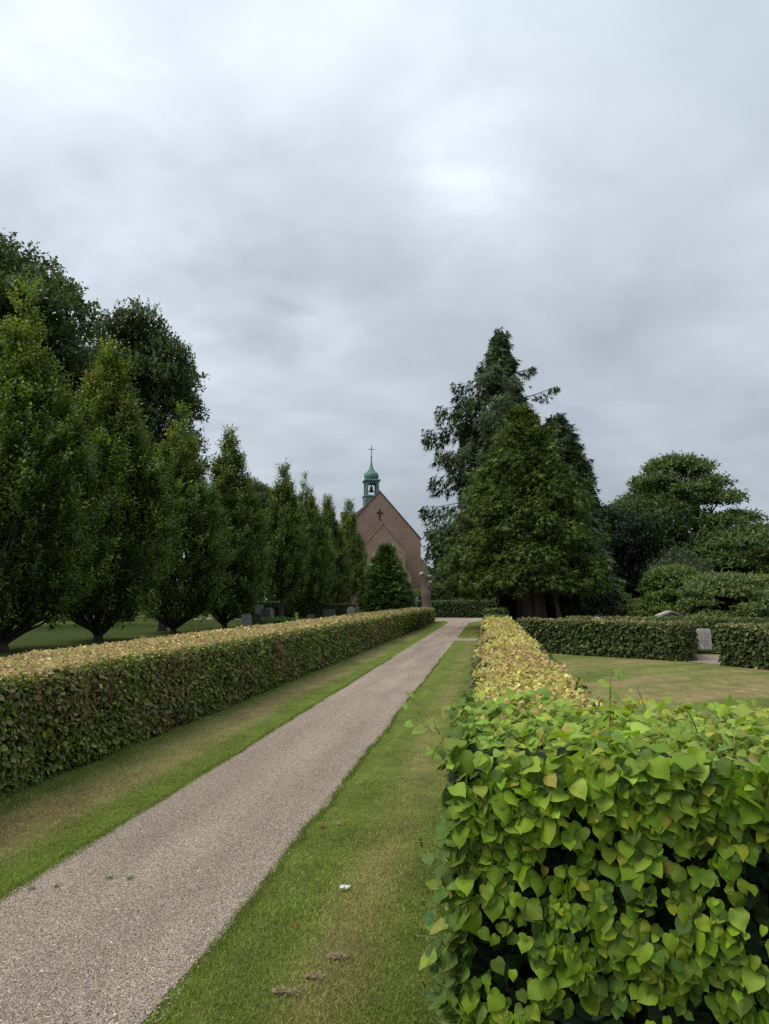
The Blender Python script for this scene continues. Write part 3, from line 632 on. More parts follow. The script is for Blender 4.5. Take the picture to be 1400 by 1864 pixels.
OAK = [(.092, .142, .024), (.122, .175, .03), (.065, .104, .02), (.155, .20, .034)]
def columnar_oak(seed, H, Rw, dens=1.0, single=False):
    global R
    keep = R; R = np.random.default_rng(seed)
    root = thing('columnar_oak', '', 'tree'); T, S = Soup(), Soup()
    prof_z = np.array([0, .03, .07, .13, .25, .42, .56, .68, .80, .90, 1.0]); prof_r = np.array([.08, .22, .44, .72, .95, 1.0, .86, .66, .48, .30, .06])
    bark = (.05, .042, .034)
    tr = .20 if single else .15
    tube(T, [(0, 0, -.1), (.02, 0, .15), (.03, .02, .32 if not single else 2.2)], [tr*1.5, tr*1.1, tr*.8], 9, bark, .06)
    nl = 44; SP, SD, SC = [], [], []
    for k in range(nl):
        q = math.sqrt((k+.5)/nl); az = k*2.39996+R.normal(0, .2); top = H*(1-.46*q**2.0)*R.uniform(.93, 1.0) if k > 2 else H*R.uniform(.96, 1.0)
        z0 = (.12 if not single else 1.6)+.2*R.random(); zs = z0+(top-z0)*np.linspace(0, 1, 16)**1.35; f = zs/H
        rr = q*Rw*np.interp(f, prof_z, prof_r)*np.clip((zs-z0)/((.05 if not single else .13)*H), 0, 1)**.7
        a = az+.25*np.sin(zs*.7+k); pts = np.c_[rr*np.cos(a), rr*np.sin(a), zs]+rnd3(16)*.04
        tube(T, pts, np.linspace(.055, .010, 16)*R.uniform(.6, 1.1), 5, bark)
        # foliage along the limb, pointed towards its end
        m = int(215*dens*(top-z0)/H*(1.15 if q > .5 else .75)); u = R.random(m)**.8; u = np.repeat(u[::6], 6)[:m]; zz_ = np.maximum(z0+(top-z0)*u, H*(.085+.05*R.random(m)) if not single else 2.3)
        c = np.stack([np.interp(zz_, zs, pts[:, i]) for i in range(3)], 1); c[:, 2] = zz_
        wid = .52*np.clip((1.06-u)/.62, .14, 1)**.9*np.interp(zz_/H, [0.05, .2, .5, 1], [.6, 1.0, 1.0, .9])
        o = np.repeat(rnd3(m)[::6], 6, 0)[:m]*wid[:, None]*np.array([.66, .66, .6])+rnd3(m)*np.array([.085, .085, .13]); p = c+o
        outw = np.c_[p[:, :2], np.zeros(m)]/np.maximum(Rw*.6, .1)
        dvec = np.array([0, 0, .95])+unit(outw+1e-6)*.55+rnd3(m)*.3
        col = pal(m, OAK, [4, 4, 3, 1.5], .12)*np.repeat(np.exp(R.normal(0, .26, m))[::6], 6)[:m, None]
        young = np.repeat(R.random(m)[::6], 6)[:m] < (.025+.75*sstep(.62, 1.0, zz_/H)*(u > .5)*(R.random() < .85))
        col[young] = pal(young.sum(), [(.18, .22, .032), (.23, .24, .04), (.12, .17, .026), (.26, .20, .05)], [4, 3, 4, .7], .18)
        SP.append(p); SD.append(dvec); SC.append(col)
    SP, SD, SC = map(np.concatenate, (SP, SD, SC))
    shoots(S, SP, SD, 9, .58, .145, SC, spread=.8, nup=.8)
    T.build('trunk', M_BARK, root, smooth=True); S.build('crown', M_TREE, root, stuff=True)
    R = keep; return root
OK1, OK2, OK3 = columnar_oak(11, 11.6, 2.45, 1.15), columnar_oak(12, 11.2, 2.2, 1.15), columnar_oak(13, 11.2, 1.8, .8, single=True)
rows = [(OK1, -14.9, 20.3, 1.0, .3, 'nearest columnar oak, cut by the left picture edge, yellow-green tips'),
        (OK2, -14.8, 25.6, 1.05, 1.2, 'second columnar oak along the left hedge, broad vase of low branches'),
        (OK1, -14.6, 31.8, .92, 2.6, 'third columnar oak along the left hedge, with dark headstone beside its foot'),
        (OK2, -14.3, 37.6, .99, 3.9, 'fourth columnar oak, tall pointed top against the sky, pale headstone at its foot'),
        (OK3, -13.9, 47.0, .98, .4, 'columnar oak on a clear single trunk, behind the dark headstones'),
        (OK1, -14.0, 53.5, .95, 4.4, 'columnar oak with twisted low stems right of the clear trunked one'),
        (OK2, -14.1, 61.5, .96, 5.2, 'narrow columnar oak, last but one of the row before the church'),
        (OK3, -13.9, 70.5, 1.04, 2.2, 'farthest columnar oak, directly left of the church gable'),
        (OK2, -15.0, 14.6, 1.0, 2.0, 'columnar oak nearest the camera, outside the left picture edge')]
used = set()
for (src, x, y, s, rz, lab) in rows:
    o = src if src.name not in used else copy_tree(src)
    used.add(src.name); o.location = (x, y, 0); o.rotation_euler = (0, 0, rz); o.scale = (s*(.92 if y > 34 else 1), s*(.92 if y > 34 else 1), s); o['label'] = lab; o['group'] = 'columnar oaks in a row behind the left hedge'

def broad_tree(name, label, seed, H, Rw, zb, n_lobes, lobe_r, leafsz, cols, wts, dens=1.0, flat=1.0, trunk_r=.35, bark=(.06, .05, .04), loc=(0, 0, 0), shape=.75, per=8, slen=.5, group=None, lump=.3, up=.35):
    global R
    keep = R; R = np.random.default_rng(seed)
    root = thing(name, label, 'tree', loc, group); T, S = Soup(), Soup()
    tube(T, [(0, 0, -.1), (.03, .02, H*.12), (-.05, .05, H*.4), (.05, -.03, H*.75), (0, 0, H*.9)], np.array([1.35, 1, .75, .4, .1])*trunk_r, 9, bark, .05)
    i = np.arange(n_lobes)+.5; ph = i*2.39996; cz = 1-2*i/n_lobes; keepz = cz > -.75; ph, cz = ph[keepz], cz[keepz]
    rr_ = R.uniform(.35, 1.0, len(cz))**.6; rx = np.sqrt(1-cz**2)
    zc = zb+(H-zb)/2; zz = zc+(H-zb-lobe_r*1.1)/2*np.sign(cz)*np.abs(cz)**shape*rr_*1.0
    wid = np.where(cz > 0, 1, 1+.1*cz)
    cen = np.c_[np.cos(ph)*rx*(Rw-lobe_r*.7)*rr_*wid, np.sin(ph)*rx*(Rw-lobe_r*.7)*rr_*wid, zz]
    PS, DS, CS = [], [], []
    for c in cen:
        lr = lobe_r*R.uniform(.7, 1.25); m = int(dens*130*(lr/lobe_r)**2)
        dirs = unit(rnd3(m)); dirs[:, 2] = np.where(dirs[:, 2] < -.3, -dirs[:, 2]*.5, dirs[:, 2]); dirs = unit(dirs)
        rad = lr*(R.random(m)**.35)*(1+lump*(fbm(dirs[:, 0]*3+c[0], dirs[:, 2]*3+c[1], int(seed))-.5)*2)
        p = c+dirs*rad[:, None]*np.array([1, 1, flat]); PS.append(p); DS.append(dirs+unit(p-np.array([0, 0, zc]))*.3+np.array([0, 0, up])+rnd3(m)*.3)
        CS.append(pal(m, cols, wts, .14)*R.uniform(.85, 1.18))
        tz = R.uniform(.25, .65); tb = np.array([0, 0, min(c[2]*tz+zb*.2, H*.8)]); mid = tb*.45+c*.55+np.array([0, 0, -.06*H*R.random()])
        tube(T, [tb, tb*.75+mid*.25+[0, 0, .1], mid, c], np.array([.26, .2, .13, .05])*trunk_r, 5, bark)
    PS, DS, CS = map(np.concatenate, (PS, DS, CS))
    if per > 6 and name != 'broad_oak': per, leafsz = 5, leafsz*1.2
    shoots(S, PS, DS, per, slen, leafsz, CS)
    T.build('trunk', M_BARK, root, smooth=True); S.build('crown', M_TREE, root, stuff=True)
    R = keep; return root
BK = [(.056, .088, .021), (.074, .11, .026), (.043, .066, .018), (.10, .138, .032)]
b1 = broad_tree('broad_oak', 'tallest dark broad-crowned oak rising behind the columnar oaks, at the left edge', 21, 22.8, 6.6, 3.6, 140, 1.75, .29, BK, [4, 4, 3, 1], 1.05, .85, .5, loc=(-28.2, 36.0, 0), slen=.55, per=6, group='large oaks behind the row')
b2 = copy_tree(b1); b2.location = (-25.6, 48.0, 0); b2.rotation_euler = (0, 0, 2.1); b2.scale = (.80, .80, 1.0); b2['label'] = 'second dark broad-crowned oak, showing above the second and third columnar oaks'
b4 = copy_tree(b1); b4.location = (-22.5, 66.0, 0); b4.rotation_euler = (0, 0, 5.3); b4.scale = (.5, .5, .58); b4['label'] = 'lower dark oak glimpsed between the fourth and fifth columnar oaks'

# ---- conifers
def conifer(name, label, seed, H, Rw, zskirt, nbr, cols, wts, loc, power=.8, droop=.35, sparse_top=0.0, trunks=((0, 0, .3),), spray=.42, dens=1.0, tiptilt=-.1, dead=0, young=None, fill=.4, zshape=None, jit=.78, hang=.3, tuft=0, zpow=1.08, lean=0.0):
    global R
    keep = R; R = np.random.default_rng(seed)
    root = thing(name, label, 'tree', loc); T, S = Soup(), Soup(); bark = (.10, .075, .06)
    for k, (tx, ty, tr) in enumerate(trunks):
        hh = H*.93 if k == 0 else H*.55
        zs = np.linspace(-.1, hh, 9); f = zs/hh; tube(T, np.c_[tx*(1-.7*f)+.03*np.sin(zs), ty*(1-.7*f), zs], tr*np.maximum(1-f, .04)**.8*(1+.35*np.exp(-zs*3)), 10, bark, .07)
    PS, AS, NS, CS, SZ = [], [], [], [], []
    for k in range(nbr):
        z = zskirt+(H-zskirt)*min(1, (k+R.random())/(nbr*.9))**zpow if k < nbr*.9 else R.uniform(zskirt, H*.4)
        fz = z/H; az = k*2.39996+R.normal(0, .25)
        rp = np.interp(fz, *zshape) if zshape is not None else (1-fz)**power*min(1, .75+fz*2.5)
        Lb = Rw*rp*R.uniform(jit, 1.08)*(1-lean*math.cos(az)*sstep(.45, .75, fz))+.12
        rise = .25*(1-fz)+.1; t = np.linspace(0, 1, 9)
        bz = z+Lb*(rise*t*.9-droop*t**2*1.0)+.12*Lb*np.maximum(t-.8, 0)*3
        dirv = np.array([math.cos(az), math.sin(az)]); pts = np.c_[dirv[0]*Lb*t, dirv[1]*Lb*t, bz]; pts[:, :2] += np.array(trunks[0][:2])*(1-.7*fz)
        tube(T, pts, np.linspace(.05, .008, 9)*(.4+.9*(1-fz)), 4, bark)
        m = int((26+34*Lb)*dens*(1-sparse_top*sstep(.62, .95, fz))); u = (fill+(1-fill)*R.random(m)**.75)
        c = np.stack([np.interp(u, t, pts[:, i]) for i in range(3)], 1)
        if tuft:
            nt_ = int(2+2.2*Lb); per = max(6, m//nt_); ut = np.linspace(fill, 1.0, nt_)+R.normal(0, .04, nt_)
            cc = np.stack([np.interp(ut, t, pts[:, i]) for i in range(3)], 1)+rnd3(nt_)*np.array([.22, .22, .16])*min(1, .4+.3*Lb)
            rt = R.uniform(.6, 1.25, nt_)*tuft*min(1, .35+.35*Lb); q = np.repeat(np.arange(nt_), per); dd = unit(rnd3(len(q))+np.array([dirv[0]*.7, dirv[1]*.7, .55]))
            PS.append(cc[q]+dd*rt[q][:, None]*np.array([1, 1, .62])); AS.append(dd*.8+np.array([dirv[0]*.35, dirv[1]*.35, -.55])+rnd3(len(q))*.3); NS.append(dd+np.array([0, 0, .6])+rnd3(len(q))*.4)
            col = pal(len(q), cols, wts, .18)*np.exp(R.normal(0, .17, nt_))[q][:, None]
            if young is not None:
                y_ = R.random(len(q)) < .4*(dd[:, 2] > .45); col[y_] = pal(y_.sum(), young, [1]*len(young), .15)
            CS.append(col); SZ.append(spray*np.exp(R.normal(0, .25, len(q)))); continue
        side = np.array([-dirv[1], dirv[0], 0.]); wv = R.normal(0, 1, m)*(.16+.20*Lb*(1.1-u))
        p = c+side*wv[:, None]+np.c_[np.zeros((m, 2)), -.22*np.abs(wv)-hang*R.random(m)**1.3*min(1, .3+.5*Lb)+R.normal(0, .12, m)]
        A = np.array([dirv[0], dirv[1], 0])*(.55+.4*u)[:, None]+side*(wv*1.2)[:, None]+np.c_[np.zeros((m, 2)), tiptilt-.75*R.random(m)]+rnd3(m)*.25
        Nn = np.array([dirv[0]*.6, dirv[1]*.6, .8])+rnd3(m)*.55
        col = pal(m, cols, wts, .2)*np.repeat(np.exp(R.normal(0, .2, m))[::9], 9)[:m, None]
        if young is not None:
            y_ = R.random(m) < .35*sstep(.7, 1, u); col[y_] = pal(y_.sum(), young, [1]*len(young), .15)
        PS.append(p); AS.append(A); NS.append(Nn); CS.append(col); SZ.append(spray*np.exp(R.normal(0, .25, m)))
    PS, AS, NS, CS, SZ = map(np.concatenate, (PS, AS, NS, CS, SZ))
    k = PS[:, 2] > (1.35 if 'trunks at its foot' in label else .25); PS, AS, NS, CS, SZ = PS[k], AS[k], NS[k], CS[k], SZ[k]
    put(S, T_SP, PS, AS, NS, SZ, CS)
    for k in range(dead):                                   # long bare-based limbs that stick out near the top
        z, az, Lb = H*(.745+.10*k), (-.1, .25)[k % 2], (3.0, 1.9)[k % 2]; t = np.linspace(0, 1, 8); dv = np.array([math.cos(az), math.sin(az)])
        pts = np.c_[dv[0]*Lb*t, dv[1]*Lb*t, z+.25*Lb*t-.12*np.sin(t*3)]; tube(T, pts, np.linspace(.06, .012, 8), 5, (.13, .10, .08))
        m = 120; u = 1-.45*R.random(m)**1.5; c = np.stack([np.interp(u, t, pts[:, i]) for i in range(3)], 1)+np.c_[rnd3(m)[:, :2]*.1, -.55*R.random(m)**1.5*np.sin(np.clip((u-.5)*6, 0, 3.0))]
        put(S, T_SP, c, np.c_[np.tile(dv*.45, (m, 1)), -.8*np.ones(m)]+rnd3(m)*.3, rnd3(m)+[0, 0, .5], R.uniform(.15, .38, m), pal(m, cols, wts, .15))
    T.build('trunk', M_BARK, root, smooth=True); S.build('crown', M_CONIF, root, stuff=True)
    R = keep; return root
CF = [(.072, .112, .024), (.095, .138, .028), (.050, .08, .02), (.125, .165, .034)]
CB = [(.038, .062, .017), (.05, .078, .021), (.029, .046, .014), (.07, .10, .027)]
conifer('tall_conifer', 'tallest dark conifer with ragged open top and limbs standing out against the sky', 31, 16.9, 4.2, 2.6, 250, CB, [4, 4, 3, 1], (.95, 39.5, 0), droop=.30, sparse_top=.25, trunks=((0, 0, .42),), spray=.36, dens=1.9, dead=2, tiptilt=-.75, jit=.35, hang=.8, zpow=1.4, lean=.38,
        zshape=([0, .1, .22, .36, .53, .71, .80, .89, .95, 1], [.5, .72, .95, 1.02, .92, .76, .54, .32, .14, .03]))
conifer('broad_conifer', 'dense mid-green conifer in front of the tallest one, several trunks at its foot', 32, 10.7, 3.25, 2.1, 380, CF, [4, 4, 3, 2], (1.82, 34.0, 0), droop=.34, trunks=((-.1, 0, .34), (.45, -.1, .26), (-.42, .25, .2), (.8, .3, .16), (1.5, -.2, .12)), spray=.27, dens=2.1, tiptilt=-.15, jit=.75, hang=.6, tuft=.42, fill=.55, young=[(.13, .175, .03), (.155, .19, .036)],
        zshape=([0, .18, .25, .4, .6, .8, .93, 1], [.9, .95, 1.0, .88, .68, .38, .15, .0]))
conifer('dark_conifer', 'dark drooping conifer filling the right flank of the conifer group', 33, 11.8, 2.6, .6, 220, CB, [4, 4, 3, 1], (3.9, 39.0, 0), droop=.4, hang=.9, spray=.42, dens=1.2, tiptilt=-.4, zshape=([0, .1, .35, .6, .85, 1], [.9, 1, .95, .8, .5, .05]))
conifer('weeping_conifer', 'lower hanging-branched conifer at the right foot of the conifer group', 34, 5.4, 1.5, .2, 150, [(.045, .07, .03), (.06, .09, .035), (.035, .055, .024)], [4, 3, 3], (4.65, 36.0, 0), droop=.75, spray=.5, dens=1.3, tiptilt=-.6, hang=.8, zshape=([0, .1, .35, .6, .85, 1], [.95, 1, .95, .8, .5, .1]))
conifer('dark_conifer', 'dark spreading conifer between the church and the conifer group', 35, 9.8, 4.0, .8, 190, CB, [4, 4, 3, 1], (-2.1, 71.5, 0), droop=.35, spray=.75, dens=.6, tiptilt=-.2, zshape=([0, .1, .35, .6, .85, 1], [.95, 1, .92, .72, .4, .05]))
conifer('yew_tree', 'conical green yew standing before the church gable', 36, 6.3, 2.1, .1, 190, [(.065, .12, .026), (.085, .145, .031), (.05, .088, .021), (.105, .165, .038)], [4, 4, 3, 2], (-8.9, 62.0, 0), droop=.05, spray=.45, dens=1.1, tiptilt=.35, zshape=([0, .12, .3, .5, .7, .88, 1], [.82, 1, .96, .78, .5, .2, .03]), fill=.45)

# ---- right-hand trees and shrubs
RT = [(.075, .12, .028), (.10, .15, .034), (.055, .09, .023), (.125, .175, .04)]
def pad_tree(name, label, seed, H, Rw, zb, pads, padr, leafsz, cols, wts, loc, trunk_r=.3, dens=1.0, rag=1.0, cat='tree', slen=.4, shape=None):
    """tree whose foliage lies in flat tiers with gaps between them"""
    global R
    keep = R; R = np.random.default_rng(seed)
    root = thing(name, label, cat, loc); T, S = Soup(), Soup(); bark = (.07, .06, .05)
    tube(T, [(0, 0, -.1), (.1, .05, H*.2), (-.1, 0, H*.5), (.05, .05, H*.8)], np.array([1.3, 1, .6, .2])*trunk_r, 8, bark, .05)
    PS, DS, CS = [], [], []
    for k in range(pads):
        f = ((k+R.random())/pads)**.95; z = zb+(H-zb)*f; az = k*2.39996+R.normal(0, .3)
        rr = Rw*np.interp(f, *(shape or ([0, .2, .5, .8, 1], [.85, 1, .85, .55, .1])))*R.uniform(.3, 1.15)**.5
        c = np.array([math.cos(az)*rr, math.sin(az)*rr, z-.04*rr*rr/Rw]); pr = padr*R.uniform(.65, 1.25); m = int(150*dens*(pr/padr)**2)
        a, u = R.uniform(0, 2*math.pi, m), np.sqrt(R.random(m)); rag_ = 1+.35*rag*(vnoise(np.cos(a)*2+k, np.sin(a)*2, seed)-.5)*2
        p = c+np.c_[np.cos(a)*u*pr*rag_, np.sin(a)*u*pr*rag_, pr*.16*(1-u*u)+R.normal(0, .06*pr, m)-.10*pr*u]
        PS.append(p); DS.append(np.c_[np.cos(a)*u*.9, np.sin(a)*u*.9, .55*np.ones(m)]+rnd3(m)*.35); CS.append(pal(m, cols, wts, .14)*R.uniform(.85, 1.18))
        tb = np.array([0, 0, max(.3, z*R.uniform(.45, .75))]); mid = (tb+c)/2+np.array([0, 0, -.05*H*R.random()+.1])
        tube(T, [tb, mid, c], np.array([.28, .18, .06])*trunk_r, 5, bark)
    PS, DS, CS = map(np.concatenate, (PS, DS, CS))
    shoots(S, PS, DS, 5, slen, leafsz*1.18, CS, spread=1.0, nup=.9)
    T.build('trunk', M_BARK, root, smooth=True); S.build('crown', M_TREE, root, stuff=True)
    R = keep; return root
pad_tree('spreading_tree', 'spreading green tree with tiered branches and sky gaps, tallest on the right', 41, 10.5, 3.9, 2.4, 50, 1.2, .19, RT, [4, 4, 3, 2], (12.4, 48.5, 0), .38, dens=1.5, slen=.5, shape=([0, .2, .5, .75, .9, 1], [1, 1, .92, .68, .42, .1]))
pad_tree('spreading_tree', 'lower wide tree sloping down to the right picture edge', 42, 5.6, 5.0, .8, 52, 1.35, .17, RT, [4, 4, 4, 1.5], (15.6, 44.5, 0), .3, dens=1.05, slen=.45)
broad_tree('dense_tree', 'dense dark-green tree left of the tiered tree, dead twigs in its top', 43, 8.0, 3.2, .8, 55, 1.0, .16, [(.06, .095, .024), (.078, .118, .028), (.044, .07, .02)], [4, 3, 3], 1.2, .9, .25, loc=(9.9, 46.0, 0), slen=.5)
broad_tree('columnar_yew', 'nearly black upright yew directly right of the conifer group', 44, 6.9, 1.55, .1, 46, .7, .15, [(.018, .032, .013), (.024, .04, .015)], [1, 1], .9, 1.5, .2, loc=(7.25, 44.5, 0), slen=.5, up=1.2)
broad_tree('columnar_yew', 'dark upright yew beside the spreading tree, behind the round shrubs', 47, 5.9, 1.4, .1, 40, .7, .15, [(.018, .032, .013), (.024, .04, .015)], [1, 1], .9, 1.5, .2, loc=(8.3, 43.0, 0), slen=.5, up=1.2)
RH = [(.10, .145, .038), (.13, .175, .046), (.08, .115, .033), (.155, .195, .054)]
pad_tree('rounded_shrub', 'round mid-green shrub, left and farther of the big shrubs', 51, 2.85, 1.75, .25, 46, .62, .12, [(.12, .18, .032), (.145, .21, .038), (.09, .135, .028)], [4, 3, 3], (8.35, 33.6, 0), .09, 1.0, .6, 'shrub', .22, ([0, .2, .5, .8, 1], [.92, 1, .9, .62, .15]))
pad_tree('rounded_shrub', 'widest round grey-green shrub, in front of the other two', 52, 2.45, 2.0, .2, 60, .6, .115, RH, [4, 4, 3, 2], (9.3, 29.8, 0), .09, 1.0, .6, 'shrub', .22, ([0, .2, .5, .8, 1], [.85, 1, .92, .66, .15]))
pad_tree('rounded_shrub', 'yellow-green round shrub at the right, partly behind the widest one', 53, 2.35, 1.5, .2, 44, .6, .12, [(.14, .17, .03), (.17, .19, .036), (.10, .13, .026)], [4, 3, 3], (11.1, 31.4, 0), .09, 1.2, .6, 'shrub', .22, ([0, .2, .5, .8, 1], [.9, 1, .9, .62, .15]))
broad_tree('young_shrub', 'small bright green shrub in front of the dark yew', 54, 1.75, .85, .4, 14, .3, .12, [(.11, .17, .035), (.14, .2, .045), (.08, .13, .03)], [3, 3, 2], .8, .9, .06, loc=(6.3, 36.4, 0), slen=.3)
broad_tree('grey_shrub', 'greyish olive shrub behind the round shrubs', 55, 4.0, 1.9, .4, 30, .7, .12, [(.06, .08, .035), (.075, .095, .042)], [1, 1], 1.0, .9, .1, loc=(10.2, 40.0, 0), slen=.45)
broad_tree('copper_tree', 'brownish purple tree behind the right edge of the picture', 56, 7.4, 3.2, 1.0, 40, 1.1, .18, [(.06, .05, .03), (.05, .055, .025), (.07, .05, .035)], [3, 3, 2], .9, .9, .25, loc=(24.2, 62, 0), slen=.6)
broad_tree('garden_tree', 'small light green round tree right of the pollarded trunk', 57, 2.9, 1.15, .7, 22, .5, .14, [(.08, .13, .03), (.10, .155, .035)], [1, 1], .9, .9, .08, loc=(-4.4, 64.6, 0), slen=.3)
broad_tree('garden_shrub', 'low bright shrub between the yew and the pollarded trunk', 58, 2.3, 1.1, .2, 18, .5, .14, [(.10, .15, .03), (.13, .18, .04)], [1, 1], .9, .8, .06, loc=(-6.6, 66.5, 0), slen=.3)
# undergrowth and trees that close the view behind
br_ = broad_tree('background_tree', 'dark tree behind the church, left of its nave', 61, 10.5, 4.6, .3, 46, 1.6, .3, BK, [4, 4, 3, 1], .8, .85, .3, loc=(-24, 84, 0), slen=.8, group='trees closing the view')
spots_ = [(-32, 88, 1.1, 'background tree far left behind the large oaks'), (-1.0, 96, .8, 'background tree right of the church nave'), (4, 84, .8, 'background tree hidden behind the tall conifer'), (10, 70, .72, 'background tree behind the gap right of the conifers'),
          (17, 66, .62, 'background tree behind the tiered tree'), (24, 72, .6, 'background tree at the far right'), (-40, 70, 1.3, 'background tree at the far left edge'), (-36, 52, 1.2, 'background tree left of the large oaks'), (-19.0, 78, .75, 'background tree behind the last columnar oaks'), (31, 70, .75, 'background tree beyond the right picture edge')]
for k, (x, y, s, lab) in enumerate(spots_):
    o = copy_tree(br_); o.location = (x, y, 0); o.scale = (s, s, s); o.rotation_euler = (0, 0, 1.3*k+.5); o['label'] = lab
n = 4600; a = R.uniform(-1.15, .95, n); dist = R.uniform(98, 118, n)
S = Soup(); pz = R.random(n)**1.2*(5.0+2.5*fbm(a*9, a*0, 4)); shoots(S, np.c_[np.sin(a)*dist, np.cos(a)*dist, pz], np.c_[rnd3(n)[:, :2], np.ones(n)], 6, 1.8, 1.0, pal(n, BK, [4, 4, 3, 1], .2)); S.build('far_wood', M_TREE, stuff=True)

# ---------------------------------------------------------------- pollarded trunk
root = thing('pollarded_trunk', 'bare weathered tree trunk cut off at the top with pale saw cuts', 'tree trunk', (-4.95, 57.0, 0)); S = Soup()
zs = np.linspace(-.1, 3.35, 16); tube(S, np.c_[.06*np.sin(zs*1.5), .03*np.cos(zs*2), zs], .42-.03*zs+.05*np.sin(zs*4)*.6, 14, (.115, .095, .08), .07); tube(S, [(.0, 0, 3.2), (-.16, -.05, 3.5), (-.3, -.1, 3.62)], [.27, .24, .2], 11, (.115, .095, .08), .06)
tube(S, [(.1, -.05, 2.4), (.3, -.12, 2.7), (.36, -.15, 2.95)], [.2, .2, .17], 10, (.115, .095, .08), .06); S.build('trunk', M_BARK, root, smooth=True)
for c, r in (((-.32, -.16, 3.62), .17), ((.37, -.2, 2.92), .15), ((.02, -.05, 3.42), .15)):
    S = Soup(); lathe(S, [(0, .05), (r*.6, .045), (r, 0), (r*.95, -.05)], 12, (.33, .285, .22)); o = S.build('saw_cut', M_STONE, root); o.location = c; o.rotation_euler = (.9, c[0]*.9, 0)

# ---------------------------------------------------------------- church
GX, GY, ang = -13.13, 86.0, math.radians(18.7)
church = thing('church', 'brick church with a stepped-in gable end, green copper bell turret and dark wall cross', 'church', (GX, GY, 0), rz=ang)
HW, ZE, ZA, NL = 5.2, 8.85, 14.75, 21.0
def wall_face(S, pts2, y, th, flip=False):
    """an upright slab from a 2-D outline (u, z) at depth y, th thick; luv carries metres for the bricks"""
    p = np.array(pts2, float); n = len(p)
    for yy_, rev in ((y, False), (y+th, True)):
        V = np.c_[p[:, 0], np.full(n, yy_), p[:, 1]]; S.add(V, [list(range(n))[::-1] if rev else list(range(n))], np.array([.3, .2, .15]), p)
    for k in range(n):
        a, b = p[k], p[(k+1) % n]; l_ = np.linalg.norm(b-a)
        S.add([(a[0], y, a[1]), (a[0], y+th, a[1]), (b[0], y+th, b[1]), (b[0], y, b[1])], [[0, 1, 2, 3]], np.array([.3, .2, .15]), np.array([[0, 0], [th, 0], [th, l_], [0, l_]]))
S = Soup(); wall_face(S, [(-HW, -.1), (HW, -.1), (HW, ZE), (0, ZA), (-HW, ZE)], 0, .5); S.build('gable_wall', M_BRICK, church)
S = Soup()
for sx in (-1, 1):
    V, F = boxv(*((sx*HW-.25*(sx > 0)-.25*(sx < 0)+.25-.25, sx*HW+.0) if sx > 0 else (sx*HW, sx*HW+.25)), .5, NL, -.1, ZE-.4); S.add(V, F, None, np.c_[V[:, 1], V[:, 2]])
S.build('nave_wall', M_BRICK, church)
S = Soup(); wall_face(S, [(-HW, -.1), (HW, -.1), (HW, ZE), (0, ZA), (-HW, ZE)], NL, .5); S.build('gable_wall', M_BRICK, church)
S = Soup()
for sx in (-1, 1):
    for k in range(30):                                     # tile courses
        f0, f1 = k/30, (k+1.25)/30; x0, x1 = sx*(HW+.35)*(1-f0), sx*(HW+.35)*(1-f1); z0, z1 = ZE-.75+(ZA-ZE+.5)*f0, ZE-.75+(ZA-ZE+.5)*f1
        S.add([(x0, .5, z0+.04), (x0, NL, z0+.04), (x1, NL, z1), (x1, .5, z1)], [[0, 1, 2, 3]], np.array([.14, .075, .06]))
roof = S.build('roof', M_TILE, church)
S = Soup(); V, F = boxv(-3.55, -2.75, 9.5, 10.3, 9.0, 13.1); S.add(V, F, None, np.c_[V[:, 0]+V[:, 1], V[:, 2]]); V, F = boxv(-3.65, -2.65, 9.4, 10.4, 13.1, 13.3); S.add(V, F, None, np.c_[V[:, 0]+V[:, 1], V[:, 2]]); S.build('chimney', M_BRICK, church)
# coping along the gable slopes
def coping(name, hw, ze, za, y0, y1, parent, mat, col, th=.14, over=.10):
    S = Soup()
    for sx in (-1, 1):
        l_ = math.hypot(hw, za-ze); nx_, nz = sx*(za-ze)/l_, hw/l_
        a, b = np.array([sx*(hw+over*.5), ze]), np.array([0., za]); a2, b2 = a+th*np.array([nx_, nz]), b+np.array([0, th/nz])
        Vv = [(q[0], y, q[1]) for y in (y0, y1) for q in (a, b, b2, a2)]; S.add(Vv, [[0, 1, 2, 3], [7, 6, 5, 4], [0, 4, 5, 1], [1, 5, 6, 2], [2, 6, 7, 3], [3, 7, 4, 0]], np.array(col))
    return S.build(name, mat, parent)
coping('coping', HW, ZE+.003, ZA+.003, -.06, .56, church, M_TILE, (.10, .065, .055))
# lower front building
CW, CE, CA, CD = 2.75, 7.3, 10.5, 2.2
S = Soup(); wall_face(S, [(-CW, -.1), (CW, -.1), (CW, CE), (0, CA), (-CW, CE)], -CD, .5); S.build('gable_wall', M_BRICK2, church)
S = Soup()
for sx in (-1, 1):
    V, F = boxv(*((CW-.3, CW) if sx > 0 else (-CW, -CW+.3)), -CD+.5, -.003, -.1, CE-.3); S.add(V, F, None, np.c_[V[:, 1], V[:, 2]])
S.build('chancel_wall', M_BRICK, church)
S = Soup()
for sx in (-1, 1):
    S.add([(sx*(CW+.15), -CD+.5, CE-.4), (sx*(CW+.15), -.003, CE-.4), (0, -.003, CA-.2), (0, -CD+.5, CA-.2)], [[0, 1, 2, 3]], np.array([.14, .075, .06]))
S.build('roof', M_TILE, church)
coping('coping', CW, CE+.003, CA+.003, -CD-.05, -CD+.55, church, M_TILE, (.21, .13, .10), .08, .02)
